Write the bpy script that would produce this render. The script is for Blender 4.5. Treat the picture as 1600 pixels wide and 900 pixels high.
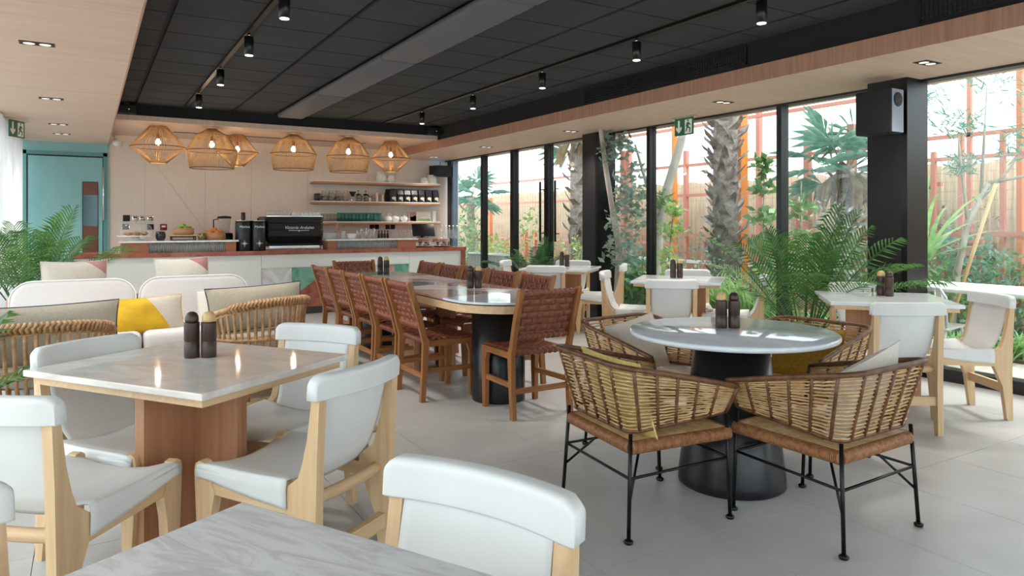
import bpy, bmesh, math, random
from mathutils import Vector, Matrix
for o in list(bpy.data.objects): bpy.data.objects.remove(o)
scene = bpy.context.scene
COL = scene.collection
R = math.radians
rng = random.Random(11)

# ---------------------------------------------------------------- camera, sky, sun, exposure
CAM_H = 1.285; FOC = 1107.0; YAW = math.atan(662 / 1107.0)
cam = bpy.data.cameras.new('camera'); cam_o = bpy.data.objects.new('camera', cam); COL.objects.link(cam_o)
cam_o.location = (0, 0, CAM_H); cam_o.rotation_euler = (R(90), 0, -YAW)
cam.sensor_width = 36; cam.lens = FOC * 36 / 1600; cam.shift_y = -102.5 / 1600; cam.clip_start = 0.05; cam.clip_end = 200
scene.camera = cam_o
vs = scene.view_settings
vs.view_transform = 'Standard'; vs.look = 'None'; vs.gamma = 1; vs.use_curve_mapping = False; vs.exposure = 1.0
world = bpy.data.worlds.new('world'); scene.world = world; world.use_nodes = True
wn = world.node_tree.nodes; wl = world.node_tree.links
bg = wn['Background']
bg.inputs[0].default_value = (0.90, 0.95, 1.0, 1); bg.inputs[1].default_value = 1.75     # bright even overcast
def sun(name, az, el, power, col, angle):
    l = bpy.data.lights.new(name, 'SUN'); l.energy = power; l.color = col; l.angle = R(angle)
    o = bpy.data.objects.new(name, l); COL.objects.link(o)
    d = Vector((math.cos(R(el)) * math.cos(R(az)), math.cos(R(el)) * math.sin(R(az)), math.sin(R(el))))
    o.rotation_euler = d.to_track_quat('Z', 'Y').to_euler(); o.location = d * 30
    return o
sun('sun', -20, 58, 1.5, (1.0, 0.95, 0.88), 12)

def ray(px):
    s = (px - 800) / FOC
    return math.sin(YAW) + math.cos(YAW) * s, math.cos(YAW) - math.sin(YAW) * s
def xat(px, Y):            # X of the photograph's column px on the plane Y
    a, b = ray(px); return Y * a / b
def yat(px, X):
    a, b = ray(px); return X * b / a

# ---------------------------------------------------------------- materials
MATS = {}
def nmat(name, col, rough=0.5, metal=0.0, build=None, spec=0.5, **kw):
    if name in MATS: return MATS[name]
    m = bpy.data.materials.new(name); m.use_nodes = True
    nt = m.node_tree; b = nt.nodes['Principled BSDF']
    c = tuple(col) + (1,) if len(col) == 3 else col
    b.inputs['Base Color'].default_value = c; b.inputs['Roughness'].default_value = rough
    b.inputs['Metallic'].default_value = metal; b.inputs['Specular IOR Level'].default_value = spec
    for k, v in kw.items(): b.inputs[k.replace('_', ' ')].default_value = v
    if build: build(nt, b)
    MATS[name] = m
    return m
def lin(h):                # '#rrggbb' to linear
    o = []
    for i in (1, 3, 5):
        c = int(h[i:i+2], 16) / 255
        o.append(c / 12.92 if c <= 0.04045 else ((c + 0.055) / 1.055) ** 2.4)
    return tuple(o)
def _coords(nt, scale, coord='Object'):
    tc = nt.nodes.new('ShaderNodeTexCoord'); mp = nt.nodes.new('ShaderNodeMapping')
    mp.inputs['Scale'].default_value = scale
    nt.links.new(tc.outputs[coord], mp.inputs[0]); return mp
def _ramp(nt, stops):
    r = nt.nodes.new('ShaderNodeValToRGB'); e = r.color_ramp.elements
    while len(e) < len(stops): e.new(0.5)
    for k, (p, c) in enumerate(stops): e[k].position = p; e[k].color = tuple(c) + (1,)
    return r
def _bump(nt, b, src, strength, dist=0.01):
    bp = nt.nodes.new('ShaderNodeBump'); bp.inputs['Strength'].default_value = strength; bp.inputs['Distance'].default_value = dist
    nt.links.new(src, bp.inputs['Height']); nt.links.new(bp.outputs[0], b.inputs['Normal'])
def noisy(name, c1, c2, scale=(5, 5, 5), rough=0.5, detail=4, bump=0.0, lo=0.35, hi=0.65, coord='Object', distort=0.0, nrough=0.55, mid=None, **kw):
    def f(nt, b):
        mp = _coords(nt, scale, coord); n = nt.nodes.new('ShaderNodeTexNoise')
        n.inputs['Scale'].default_value = 1; n.inputs['Detail'].default_value = detail; n.inputs['Roughness'].default_value = nrough
        n.inputs['Distortion'].default_value = distort
        nt.links.new(mp.outputs[0], n.inputs['Vector'])
        st = [(lo, c1), (hi, c2)] if mid is None else [(lo, c1), ((lo + hi) / 2, mid), (hi, c2)]
        r = _ramp(nt, st); nt.links.new(n.outputs['Fac'], r.inputs[0]); nt.links.new(r.outputs[0], b.inputs['Base Color'])
        if bump: _bump(nt, b, n.outputs['Fac'], bump)
    return nmat(name, c1, rough, build=f, **kw)
def wood(name, c1, c2, axis='Z', s=1.0, rough=0.45, **kw):
    sc = {'X': (2.0 * s, 38 * s, 38 * s), 'Y': (38 * s, 2.0 * s, 38 * s), 'Z': (38 * s, 38 * s, 2.0 * s)}[axis]
    return noisy(name + axis, c1, c2, sc, rough, 5, 0.06, 0.3, 0.72, distort=0.6, nrough=0.6, **kw)
def marble(name, base, vein, scale=3.0, rough=0.12, lo=0.46, hi=0.56, an=0.6):
    def f(nt, b):
        mp = _coords(nt, (scale, scale * an, scale)); n = nt.nodes.new('ShaderNodeTexNoise')
        n.inputs['Scale'].default_value = 1.3; n.inputs['Detail'].default_value = 9; n.inputs['Roughness'].default_value = 0.66; n.inputs['Distortion'].default_value = 1.6
        nt.links.new(mp.outputs[0], n.inputs['Vector'])
        r = _ramp(nt, [(lo - 0.16, vein), (lo, tuple(v * 0.5 + w * 0.5 for v, w in zip(vein, base))), (hi, base), (0.85, tuple(min(1, v * 1.06) for v in base))])
        nt.links.new(n.outputs['Fac'], r.inputs[0]); nt.links.new(r.outputs[0], b.inputs['Base Color'])
    return nmat(name, base, rough, build=f)
def emis(name, col, strength):
    m = bpy.data.materials.new(name); m.use_nodes = True; nt = m.node_tree; nt.nodes.clear()
    e = nt.nodes.new('ShaderNodeEmission'); e.inputs[0].default_value = tuple(col) + (1,); e.inputs[1].default_value = strength
    o = nt.nodes.new('ShaderNodeOutputMaterial'); nt.links.new(e.outputs[0], o.inputs[0]); MATS[name] = m; return m
def glassy(name, tint=(1, 1, 1), gloss=0.06, rough=0.0, diff=0.0, diffcol=(1, 1, 1)):
    # thin clear pane: straight-through light plus a Fresnel reflection, plus a little diffuse for soiled or frosted glass
    m = bpy.data.materials.new(name); m.use_nodes = True; nt = m.node_tree; nt.nodes.clear()
    t = nt.nodes.new('ShaderNodeBsdfTransparent'); t.inputs[0].default_value = tuple(tint) + (1,)
    g = nt.nodes.new('ShaderNodeBsdfGlossy'); g.inputs['Roughness'].default_value = rough
    lw = nt.nodes.new('ShaderNodeLayerWeight'); lw.inputs[0].default_value = 0.5
    pw = nt.nodes.new('ShaderNodeMath'); pw.operation = 'POWER'; pw.inputs[1].default_value = 4.0; nt.links.new(lw.outputs['Facing'], pw.inputs[0])
    ma = nt.nodes.new('ShaderNodeMath'); ma.operation = 'MULTIPLY_ADD'; ma.inputs[1].default_value = 0.5; ma.inputs[2].default_value = gloss * .5; ma.use_clamp = True
    nt.links.new(pw.outputs[0], ma.inputs[0])
    mx = nt.nodes.new('ShaderNodeMixShader'); nt.links.new(ma.outputs[0], mx.inputs[0]); nt.links.new(t.outputs[0], mx.inputs[1]); nt.links.new(g.outputs[0], mx.inputs[2])
    out = nt.nodes.new('ShaderNodeOutputMaterial'); last = mx
    if diff:
        d = nt.nodes.new('ShaderNodeBsdfDiffuse'); d.inputs[0].default_value = tuple(diffcol) + (1,)
        m2 = nt.nodes.new('ShaderNodeMixShader'); m2.inputs[0].default_value = diff
        nt.links.new(mx.outputs[0], m2.inputs[1]); nt.links.new(d.outputs[0], m2.inputs[2]); last = m2
    nt.links.new(last.outputs[0], out.inputs[0]); MATS[name] = m; return m
def leafmat(name, c1, c2, rough=0.45, trans=0.35):
    m = bpy.data.materials.new(name); m.use_nodes = True; nt = m.node_tree; b = nt.nodes['Principled BSDF']
    mp = _coords(nt, (9, 9, 9)); n = nt.nodes.new('ShaderNodeTexNoise'); n.inputs['Scale'].default_value = 1; n.inputs['Detail'].default_value = 2
    nt.links.new(mp.outputs[0], n.inputs['Vector']); r = _ramp(nt, [(0.35, c1), (0.65, c2)]); nt.links.new(n.outputs['Fac'], r.inputs[0])
    nt.links.new(r.outputs[0], b.inputs['Base Color']); b.inputs['Roughness'].default_value = rough
    t = nt.nodes.new('ShaderNodeBsdfTranslucent'); nt.links.new(r.outputs[0], t.inputs[0])
    mx = nt.nodes.new('ShaderNodeMixShader'); mx.inputs[0].default_value = trans
    o = nt.nodes['Material Output']; nt.links.new(b.outputs[0], mx.inputs[1]); nt.links.new(t.outputs[0], mx.inputs[2]); nt.links.new(mx.outputs[0], o.inputs[0])
    MATS[name] = m; return m

ASH1, ASH2 = lin('#d9b486'), lin('#c49a68')
for ax in 'XYZ':
    wood('ash', lin('#dfc09a'), lin('#cba67c'), ax)
    wood('teak', lin('#a9713f'), lin('#7d4c28'), ax, rough=0.38)
    wood('cherry', lin('#bf8d6a'), lin('#a4714f'), ax, s=0.7)
    wood('oakveneer', lin('#dcc3b0'), lin('#cfb19b'), ax, s=0.6, rough=0.55)
    wood('fasciawood', lin('#bd9078'), lin('#a2755d'), ax, s=0.8, rough=0.5)
    wood('mill', lin('#4a342b'), lin('#2d201b'), ax, rough=0.4)
    wood('paleknob', lin('#d8b887'), lin('#c2a070'), ax)
marble('marble', lin('#e8e6e4'), lin('#c9c6c5'), 2.2, 0.14)
marble('marblewarm', lin('#e6e0da'), lin('#cbc2bb'), 2.6, 0.05)
marble('marblegrey', lin('#d6d5d5'), lin('#b9b7b7'), 16.0, 0.25, an=0.22)
marble('quartz', lin('#e6e9ef'), lin('#d3d7df'), 1.6, 0.06)
marble('redstone', lin('#a8624f'), lin('#7d4034'), 4, 0.15)
marble('pinkstone', lin('#c7a198'), lin('#a2766d'), 4, 0.10)
marble('greenstone', lin('#7fb3a0'), lin('#4e8874'), 3, 0.15)
marble('darkstone', lin('#9aa1ab'), lin('#747b86'), 3, 0.08)
noisy('whiteleather', lin('#dfe0e0'), lin('#d7d7d7'), (3, 3, 3), 0.42, 3)
noisy('brownleather', lin('#94543c'), lin('#7a4130'), (14, 14, 14), 0.42, 3, 0.05)
noisy('floortile', lin('#c6c5c5'), lin('#b7b5b4'), (1.6, 1.6, 1.6), 0.36, 8, 0.01, 0.32, 0.68, coord='Object', distort=0.4, mid=lin('#bfbdbc'))
nmat('grout', lin('#8d8a87'), 0.8)
nmat('black', lin('#17171a'), 0.35); nmat('blackmatte', lin('#1b1b1d'), 0.7); nmat('blackmetal', lin('#141416'), 0.35, 0.4)
nmat('framegrey', lin('#22252b'), 0.4, 0.3); nmat('framelight', lin('#6c7c8e'), 0.35, 0.6)
noisy('ceilingtile', lin('#37383a'), lin('#303133'), (2, 2, 2), 0.9, 2)
nmat('ceilingblack', lin('#18191b'), 0.85); nmat('ductgrey', lin('#5b5c63'), 0.6)
noisy('barwall', lin('#e6dbd2'), lin('#e2d6cc'), (60, 60, 2), 0.7, 3, 0.02)
nmat('white', lin('#eeeeec'), 0.45); nmat('whitegloss', lin('#f2f2f0'), 0.15); nmat('porcelain', lin('#ededea'), 0.2)
nmat('counterwhite', lin('#e2e3de'), 0.4); nmat('pedestalblack', lin('#15171b'), 0.3)
noisy('teal', lin('#8cc0c2'), lin('#82b6b9'), (3, 3, 1), 0.55, 4)
nmat('darkteal', lin('#5f9596'), 0.6)
noisy('rattan', lin('#b98f5d'), lin('#8d6237'), (25, 25, 25), 0.5, 3)
noisy('rattanpale', lin('#c29a70'), lin('#9a6f48'), (20, 20, 20), 0.5, 3)
noisy('rattandark', lin('#7d5233'), lin('#553420'), (30, 30, 30), 0.45, 3)
noisy('cane', lin('#d2b083'), lin('#b58c5c'), (20, 20, 20), 0.5, 3)
noisy('lampcane', lin('#dcb584'), lin('#c49660'), (20, 20, 20), 0.55, 3)
nmat('chrome', (0.75, 0.75, 0.77), 0.15, 1.0)
noisy('sofafabric', lin('#d6d1d1'), lin('#d2cdcd'), (60, 60, 60), 0.9, 2, 0.01)
noisy('linen', lin('#aaa192'), lin('#9f9687'), (90, 90, 90), 0.95, 3, 0.03)
noisy('linenpale', lin('#cbc2b7'), lin('#c2b8ac'), (90, 90, 90), 0.95, 3, 0.03)
noisy('creamfabric', lin('#dcd5cb'), lin('#d0c8bd'), (120, 120, 120), 0.95, 3, 0.06)
noisy('yellowvelvet', lin('#d9ad14'), lin('#c49a0c'), (8, 8, 8), 0.7, 3)
noisy('mustard', lin('#b08a2e'), lin('#987420'), (60, 60, 60), 0.9, 3)
noisy('paleyellow', lin('#dcc680'), lin('#cdb56c'), (60, 60, 60), 0.9, 3)
noisy('pinkvelvet', lin('#b7837e'), lin('#a06d69'), (8, 8, 8), 0.75, 3)
nmat('navy', lin('#1c2444'), 0.7)
noisy('jute', lin('#a58c66'), lin('#6f5a3c'), (70, 160, 70), 0.95, 3, 0.2)
glassy('windowglass', (0.93, 0.97, 0.96), 0.05)
glassy('clearglass', (0.97, 0.98, 0.98), 0.10, 0.02, 0.06)
glassy('tealglass', (0.62, 0.86, 0.83), 0.14, 0.02, 0.14, (0.12, 0.48, 0.44))
glassy('ribbedglass', (0.85, 0.87, 0.86), 0.10, 0.25, 0.30, (0.7, 0.7, 0.68))
leafmat('palmleaf', lin('#5a8440'), lin('#33602f')); leafmat('palmdark', lin('#3f6d3c'), lin('#234a29'))
leafmat('leafgreen', lin('#84aa6c'), lin('#5f8d53')); leafmat('leafgrey', lin('#a3b2a3'), lin('#809284')); leafmat('leaflight', lin('#b4cc82'), lin('#94b866'))
leafmat('grassy', lin('#aacb8a'), lin('#86b274')); leafmat('bluegreen', lin('#86ad9b'), lin('#66947f')); leafmat('dryfrond', lin('#c2b196'), lin('#a4937a'))
nmat('orange', lin('#db855f'), 0.5); nmat('orangebright', lin('#ee8a35'), 0.45); nmat('redorange', lin('#cf8d7c'), 0.6)
noisy('reed', lin('#d2bfa4'), lin('#bda588'), (60, 60, 3), 0.9, 4, 0.1)
noisy('bark', lin('#b3aaa4'), lin('#82776f'), (14, 14, 14), 0.95, 5, 0.3); noisy('palebark', lin('#c5bdb3'), lin('#a39a8f'), (10, 10, 4), 0.9, 4, 0.1)
noisy('deck', lin('#cfc6c0'), lin('#bdb3ac'), (2, 14, 2), 0.7, 4); noisy('soil', lin('#7e6c58'), lin('#5d4e3f'), (6, 6, 6), 0.95, 5)
noisy('court', lin('#d18e78'), lin('#c17e69'), (2, 2, 2), 0.9, 3)
noisy('plantergrey', lin('#c3c5c6'), lin('#b3b6b8'), (4, 4, 4), 0.8, 3)

# ---------------------------------------------------------------- mesh helpers
class MB:
    def __init__(s): s.v = []; s.f = []; s.sm = []
    def add(s, vs, fs, smooth=False, M=None):
        n = len(s.v)
        s.v += [tuple(M @ Vector(p)) if M else tuple(p) for p in vs]
        s.f += [tuple(i + n for i in f) for f in fs]; s.sm += [smooth] * len(fs); return s
    def box(s, c, d, rz=0, M=None):
        x, y, z = d[0] / 2, d[1] / 2, d[2] / 2
        vs = [(-x, -y, -z), (x, -y, -z), (x, y, -z), (-x, y, -z), (-x, -y, z), (x, -y, z), (x, y, z), (-x, y, z)]
        T = Matrix.Translation(c) @ Matrix.Rotation(rz, 4, 'Z')
        if M: T = T @ M
        return s.add(vs, [(0, 3, 2, 1), (4, 5, 6, 7), (0, 1, 5, 4), (1, 2, 6, 5), (2, 3, 7, 6), (3, 0, 4, 7)], False, T)
    def b2(s, x0, x1, y0, y1, z0, z1): return s.box(((x0 + x1) / 2, (y0 + y1) / 2, (z0 + z1) / 2), (x1 - x0, y1 - y0, z1 - z0))
    def rbox(s, c, d, r=0.01, seg=2, rz=0, M=None, smooth=True):
        bm = bmesh.new(); bmesh.ops.create_cube(bm, size=1)
        for v in bm.verts: v.co = Vector((v.co.x * d[0], v.co.y * d[1], v.co.z * d[2]))
        bmesh.ops.bevel(bm, geom=bm.edges[:] + bm.verts[:], offset=min(r, min(d) * 0.49), segments=seg, affect='EDGES', profile=0.5)
        bm.verts.index_update(); T = Matrix.Translation(c) @ Matrix.Rotation(rz, 4, 'Z')
        if M: T = T @ M
        s.add([v.co.copy() for v in bm.verts], [[v.index for v in f.verts] for f in bm.faces], smooth, T); bm.free(); return s
    def bar(s, p0, p1, w, h, up=(0, 0, 1), w1=None, h1=None):
        p0, p1 = Vector(p0), Vector(p1); d = (p1 - p0).normalized(); u = Vector(up)
        if abs(d.dot(u)) > 0.98: u = Vector((0, 1, 0))
        a = d.cross(u).normalized(); b = a.cross(d).normalized(); vs = []
        for p, ww, hh in ((p0, w, h), (p1, w1 or w, h1 or h)):
            vs += [p - a * ww / 2 - b * hh / 2, p + a * ww / 2 - b * hh / 2, p + a * ww / 2 + b * hh / 2, p - a * ww / 2 + b * hh / 2]
        return s.add(vs, [(0, 1, 2, 3), (7, 6, 5, 4), (0, 4, 5, 1), (1, 5, 6, 2), (2, 6, 7, 3), (3, 7, 4, 0)])
    def tube(s, path, r, n=8, closed=False, smooth=True):
        P = [Vector(p) for p in path]; m = len(P); rs = r if isinstance(r, (list, tuple)) else [r] * m
        vs = []; a = None
        for i in range(m):
            if closed: d = P[(i + 1) % m] - P[i - 1]
            else: d = P[min(i + 1, m - 1)] - P[max(i - 1, 0)]
            d = d.normalized() if d.length > 1e-9 else Vector((0, 0, 1))
            if a is None:
                a = d.cross(Vector((0, 0, 1)))
                if a.length < 0.05: a = d.cross(Vector((0, 1, 0)))
            a = (a - d * a.dot(d)).normalized(); b = d.cross(a)
            for k in range(n):
                t = 2 * math.pi * k / n; vs.append(P[i] + (a * math.cos(t) + b * math.sin(t)) * rs[i])
        fs = []
        for i in range(m if closed else m - 1):
            j = (i + 1) % m
            for k in range(n): fs.append((i * n + k, i * n + (k + 1) % n, j * n + (k + 1) % n, j * n + k))
        if not closed: fs += [tuple(range(n))[::-1], tuple(range((m - 1) * n, m * n))]
        return s.add(vs, fs, smooth)
    def lathe(s, prof, n=24, c=(0, 0, 0), smooth=True, M=None):
        vs = []; fs = []; m = len(prof)
        for r, z in prof:
            for k in range(n):
                t = 2 * math.pi * k / n; vs.append((c[0] + r * math.cos(t), c[1] + r * math.sin(t), c[2] + z))
        for i in range(m - 1):
            for k in range(n): fs.append((i * n + k, i * n + (k + 1) % n, (i + 1) * n + (k + 1) % n, (i + 1) * n + k))
        if prof[0][0] > 1e-4: fs.append(tuple(range(n))[::-1])
        if prof[-1][0] > 1e-4: fs.append(tuple(range((m - 1) * n, m * n)))
        return s.add(vs, fs, smooth, M)
    def prism(s, poly, z0, z1, M=None):
        n = len(poly); vs = [(x, y, z0) for x, y in poly] + [(x, y, z1) for x, y in poly]
        return s.add(vs, [tuple(range(n))[::-1], tuple(range(n, 2 * n))] + [(i, (i + 1) % n, n + (i + 1) % n, n + i) for i in range(n)], False, M)
    def sheet(s, fn, nu, nv, th=0.004, smooth=True):
        # closed shell around the surface fn(u, v), u and v in 0..1
        g = [[Vector(fn(i / nu, j / nv)) for j in range(nv + 1)] for i in range(nu + 1)]
        top = []; bot = []
        for i in range(nu + 1):
            for j in range(nv + 1):
                du = g[min(i + 1, nu)][j] - g[max(i - 1, 0)][j]; dv = g[i][min(j + 1, nv)] - g[i][max(j - 1, 0)]
                n = du.cross(dv); n = n.normalized() if n.length > 1e-12 else Vector((0, 0, 1))
                top.append(g[i][j] + n * th / 2); bot.append(g[i][j] - n * th / 2)
        w = nv + 1; N = len(top); fs = []
        for i in range(nu):
            for j in range(nv):
                a = i * w + j; fs.append((a, a + w, a + w + 1, a + 1)); fs.append((N + a, N + a + 1, N + a + w + 1, N + a + w))
        for i in range(nu):
            a = i * w; fs.append((a, N + a, N + a + w, a + w)); a = i * w + nv; fs.append((a, a + w, N + a + w, N + a))
        for j in range(nv):
            a = j; fs.append((a, a + 1, N + a + 1, N + a)); a = nu * w + j; fs.append((a, N + a, N + a + 1, a + 1))
        return s.add(top + bot, fs, smooth)
    def ico(s, c, r, sub=1, sc=(1, 1, 1), jit=0):
        bm = bmesh.new(); bmesh.ops.create_icosphere(bm, subdivisions=sub, radius=1); bm.verts.index_update()
        vs = []
        for v in bm.verts:
            k = r * (1 + (rng.uniform(-jit, jit) if jit else 0)); vs.append((c[0] + v.co.x * k * sc[0], c[1] + v.co.y * k * sc[1], c[2] + v.co.z * k * sc[2]))
        s.add(vs, [[v.index for v in f.verts] for f in bm.faces], True); bm.free(); return s
    def mesh(s, name):
        me = bpy.data.meshes.new(name); me.from_pydata(s.v, [], s.f); me.polygons.foreach_set('use_smooth', s.sm); me.update(); return me
    def build(s, name, mat, parent=None, loc=(0, 0, 0), rz=0, label=None):
        return mobj(name, s.mesh(name), mat, parent, loc, rz, label)
def mobj(name, me, mat, parent=None, loc=(0, 0, 0), rz=0, label=None):
    m = MATS[mat] if isinstance(mat, str) else mat
    if not me.materials: me.materials.append(m)
    o = bpy.data.objects.new(name, me); COL.objects.link(o); o.location = loc; o.rotation_euler = (0, 0, rz)
    if parent: o.parent = parent
    if label: o['label'] = label
    return o
def tag(o, label, cat, group=None, kind=None):
    o['label'] = label; o['category'] = cat
    if group: o['group'] = group
    if kind: o['kind'] = kind
    return o
def thing(name, label, cat, loc=(0, 0, 0), rz=0, group=None):
    o = bpy.data.objects.new(name, None); COL.objects.link(o); o.location = loc; o.rotation_euler = (0, 0, rz); o.empty_display_size = 0.1
    return tag(o, label, cat, group)
def struct(name, mb, mat, parent=None, label=None):
    o = mb.build(name, mat, parent)
    if not parent: o['kind'] = 'structure'
    if label: o['label'] = label
    return o
KIDS = {}
def copy_tree(o, loc, rz, label, group=None):
    c = o.copy(); COL.objects.link(c); c.location = loc; c.rotation_euler = (0, 0, rz); c['label'] = label
    if group: c['group'] = group
    for ch in kids(o):
        k = ch.copy(); COL.objects.link(k); k.parent = c
        for g in kids(ch):
            q = g.copy(); COL.objects.link(q); q.parent = k
    return c
def kids(o):
    if o.name not in KIDS: KIDS[o.name] = [x for x in COL.objects if x.parent == o]
    return KIDS[o.name]
def B(x0, x1, y0, y1, z0, z1): return MB().b2(x0, x1, y0, y1, z0, z1)
ORD = ['first', 'second', 'third', 'fourth', 'fifth', 'sixth', 'seventh', 'eighth', 'ninth', 'tenth', 'eleventh', 'twelfth', 'thirteenth', 'fourteenth', 'fifteenth', 'sixteenth', 'seventeenth', 'eighteenth', 'nineteenth', 'twentieth', 'twenty-first', 'twenty-second', 'twenty-third', 'twenty-fourth', 'twenty-fifth', 'twenty-sixth']
def bez(p0, p1, p2, n):
    p0, p1, p2 = Vector(p0), Vector(p1), Vector(p2)
    return [p0 * (1 - t) ** 2 + p1 * 2 * t * (1 - t) + p2 * t * t for t in [i / n for i in range(n + 1)]]
# ================================================================ the room
XL, XR, YB, YN = -0.9, 5.95, 12.5, -2.2
ZS, ZF, ZC = 2.475, 2.613, 2.83        # soffit underside, fascia top, black ceiling
XF, XFL, YBF = 4.84, 0.27, 10.43       # fascia lines: right, left, over the bar
fl = struct('floor', B(XL - .1, XR + .15, YN, YB, -0.12, -0.006), 'grout')
xs = [XL] + [x for x in [2.22 + .6 * k for k in range(-6, 8)] if XL + .05 < x < XR - .05] + [XR]
ys = [YN] + [y for y in [2.08 + 1.2 * k for k in range(-5, 12)] if YN + .05 < y < YB - .05] + [YB]
for i in range(len(xs) - 1):
    for j in range(len(ys) - 1):
        B(xs[i] + .0015, xs[i+1] - .0015, ys[j] + .0015, ys[j+1] - .0015, -0.006, 0).build('floor_tile', 'floortile', fl)
ce = struct('ceiling', B(XL - .1, XR + .3, YN, YB, ZC + .02, ZC + .12), 'ceilingblack')
cx = [(.28, .502), (.542, 1.10), (1.14, 1.70), (1.74, 2.27), (2.735, 3.30), (3.34, 3.90), (3.94, 4.51), (4.55, 4.86)]
cy = [y for y in [5.77 + .587 * k for k in range(-14, 9)]]
for a, b in cx:
    for k in range(len(cy) - 1):
        y0, y1 = max(cy[k], YN), min(cy[k+1], YBF + .02)
        if y1 - y0 > .05: B(a, b, y0 + .009, y1 - .009, ZC, ZC + .022).build('ceiling_tile', 'ceilingtile', ce)
B(2.66, 2.72, YN, YBF, ZC - .01, ZC + .02).build('shadow_channel', 'blackmatte', ce)
db = MB()
for k in range(6): db.rbox((2.46, YN + .1 + (k + .5) * 2.06, ZC - .035), (.36, 2.05, .07), .03, 3)
db.build('duct_cover', 'ductgrey', ce)
# black upstands around the recess
up = MB().b2(XF + .02, XF + .06, YN, YBF + .06, ZF - .005, ZC + .03).b2(XFL - .06, XFL - .02, YN, YBF + .06, ZF - .005, ZC + .03).b2(XFL - .06, XF + .06, YBF + .02, YBF + .06, ZF + .06, ZC + .03)
up.build('upstand', 'ceilingblack', ce)
# soffits: timber veneer boxes with a darker fascia
so = struct('ceiling_soffit_right', B(XF + .012, XR + .3, YN, YB, ZS, ZF - .002), 'oakveneerX')
struct('trim_1', B(XF, XF + .012, YN, YB, ZS, ZF), 'fasciawoodZ')
sl = struct('ceiling_soffit_left', B(XL - .1, XFL - .012, YN, YB, ZS, ZF - .002), 'oakveneerX')
struct('trim_2', B(XFL - .012, XFL, YN, YB, ZS, ZF), 'fasciawoodZ')
sb = struct('ceiling_soffit_bar', B(XFL, XF, YBF + .012, YB - .16, ZF, ZF + .066), 'oakveneerX')
struct('trim_3', B(XFL, XF, YBF, YBF + .012, ZF, ZF + .068), 'oakveneerZ')
B(XFL, XF, YB - .16, YB, ZC - .03, ZC + .02).build('cove_top', 'oakveneerX', sb)
emis('ledwarm', (1.0, 0.76, 0.46), 6)
led = thing('cove_light', 'warm strip light hidden in the slot above the bar wall', 'strip light', (0, 0, 0))
B(XFL + .05, XF - .05, YB - .14, YB - .12, ZF + .075, ZF + .085).build('light_strip', 'ledwarm', led)
B(XFL + .05, XF - .05, YB - .155, YB - .105, ZF + .066, ZF + .075).build('channel', 'white', led)

# back wall: teal bay with door on the left, pale panelled bar wall
wb = struct('wall_back', B(XL - .1, XR + .3, YB, YB + .15, -.05, ZC + .1), 'counterwhite')
def zat(px, py, Y):
    a, b = ray(px); return CAM_H - (py - 347.5) * (Y / b) / FOC
def clip(poly, a, b, c):             # keep a*x + b*y <= c
    out = []
    for i in range(len(poly)):
        p, q = poly[i], poly[(i + 1) % len(poly)]; dp, dq = a * p[0] + b * p[1] - c, a * q[0] + b * q[1] - c
        if dp <= 0: out.append(p)
        if (dp < 0 < dq) or (dq < 0 < dp):
            t = dp / (dp - dq); out.append((p[0] + t * (q[0] - p[0]), p[1] + t * (q[1] - p[1])))
    return out
RY = Matrix.Rotation(R(90), 4, 'X')
def wallpanel(poly, y0, th, name, mat, parent, label=None):      # polygon in X-Z stood up on plane Y=y0 facing -Y
    M = Matrix.Translation((0, y0, 0)) @ RY
    return MB().prism(poly, 0, th, M).build(name, mat, parent, label=label)
bx = [XFL, xat(226, YB), xat(320, YB), 2.35, 3.3, 4.4, XR + .02]; g = .002
x0d, z0d, x1d, z1d = xat(242, YB), zat(242, 255, YB), xat(320, YB), zat(320, 362, YB)
for i in range(len(bx) - 1):
    rect = [(bx[i] + g, 0), (bx[i+1] - g, 0), (bx[i+1] - g, ZC), (bx[i] + g, ZC)]
    if i == 1:
        nx, nz = (z0d - z1d), (x1d - x0d); l = math.hypot(nx, nz); nx, nz = nx / l, nz / l; c = nx * x0d + nz * z0d
        for q in (clip(rect, nx, nz, c - g), clip(rect, -nx, -nz, -c - g)): wallpanel(q, YB, .012, 'wall_panel', 'barwall', wb)
    else: wallpanel(rect, YB, .012, 'wall_panel', 'barwall', wb)
tx0, tx1 = -.767, .215
wallpanel([(XL, 0), (tx0 - .06, 0), (tx0 - .06, ZS), (XL, ZS)], YB, .05, 'teal_panel', 'teal', wb)
wallpanel([(tx0 - .06, 2.34), (XFL, 2.34), (XFL, ZS), (tx0 - .06, ZS)], YB, .05, 'teal_panel', 'teal', wb)
wallpanel([(tx1 + .035, 0), (XFL, 0), (XFL, 2.34), (tx1 + .035, 2.34)], YB, .05, 'teal_panel', 'teal', wb)
do = struct('door_1', B(tx0 + .012, tx1 - .03, YB - .05, YB - .012, .01, 2.265), 'teal', label='teal flush door with a tall timber and glass strip')
MB().b2(tx0 - .06, tx0 - .005, YB - .06, YB, 0, 2.34).b2(tx0 - .06, tx1 + .035, YB - .06, YB, 2.285, 2.34).b2(tx1 - .02, tx1 + .035, YB - .06, YB, 0, 2.34).build('door_frame', 'darkteal', do)
MB().b2(tx0 - .006, tx0 + .01, YB - .055, YB, 0, 2.285).b2(tx0, tx1, YB - .055, YB, 2.268, 2.286).b2(tx1 - .028, tx1 - .008, YB - .055, YB, 0, 2.285).build('dark_seal', 'blackmatte', do)
dx0, dx1 = xat(129.5, YB - .05), xat(152.5, YB - .05)
za, zb_ = zat(140, 285, YB - .05), zat(140, 305, YB - .05); zc_ = zat(140, 353, YB - .05)
B(dx0, dx1, YB - .056, YB - .045, zb_, za).build('timber_panel', nmat('walnut', lin('#6e4434'), .4), do)
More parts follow.
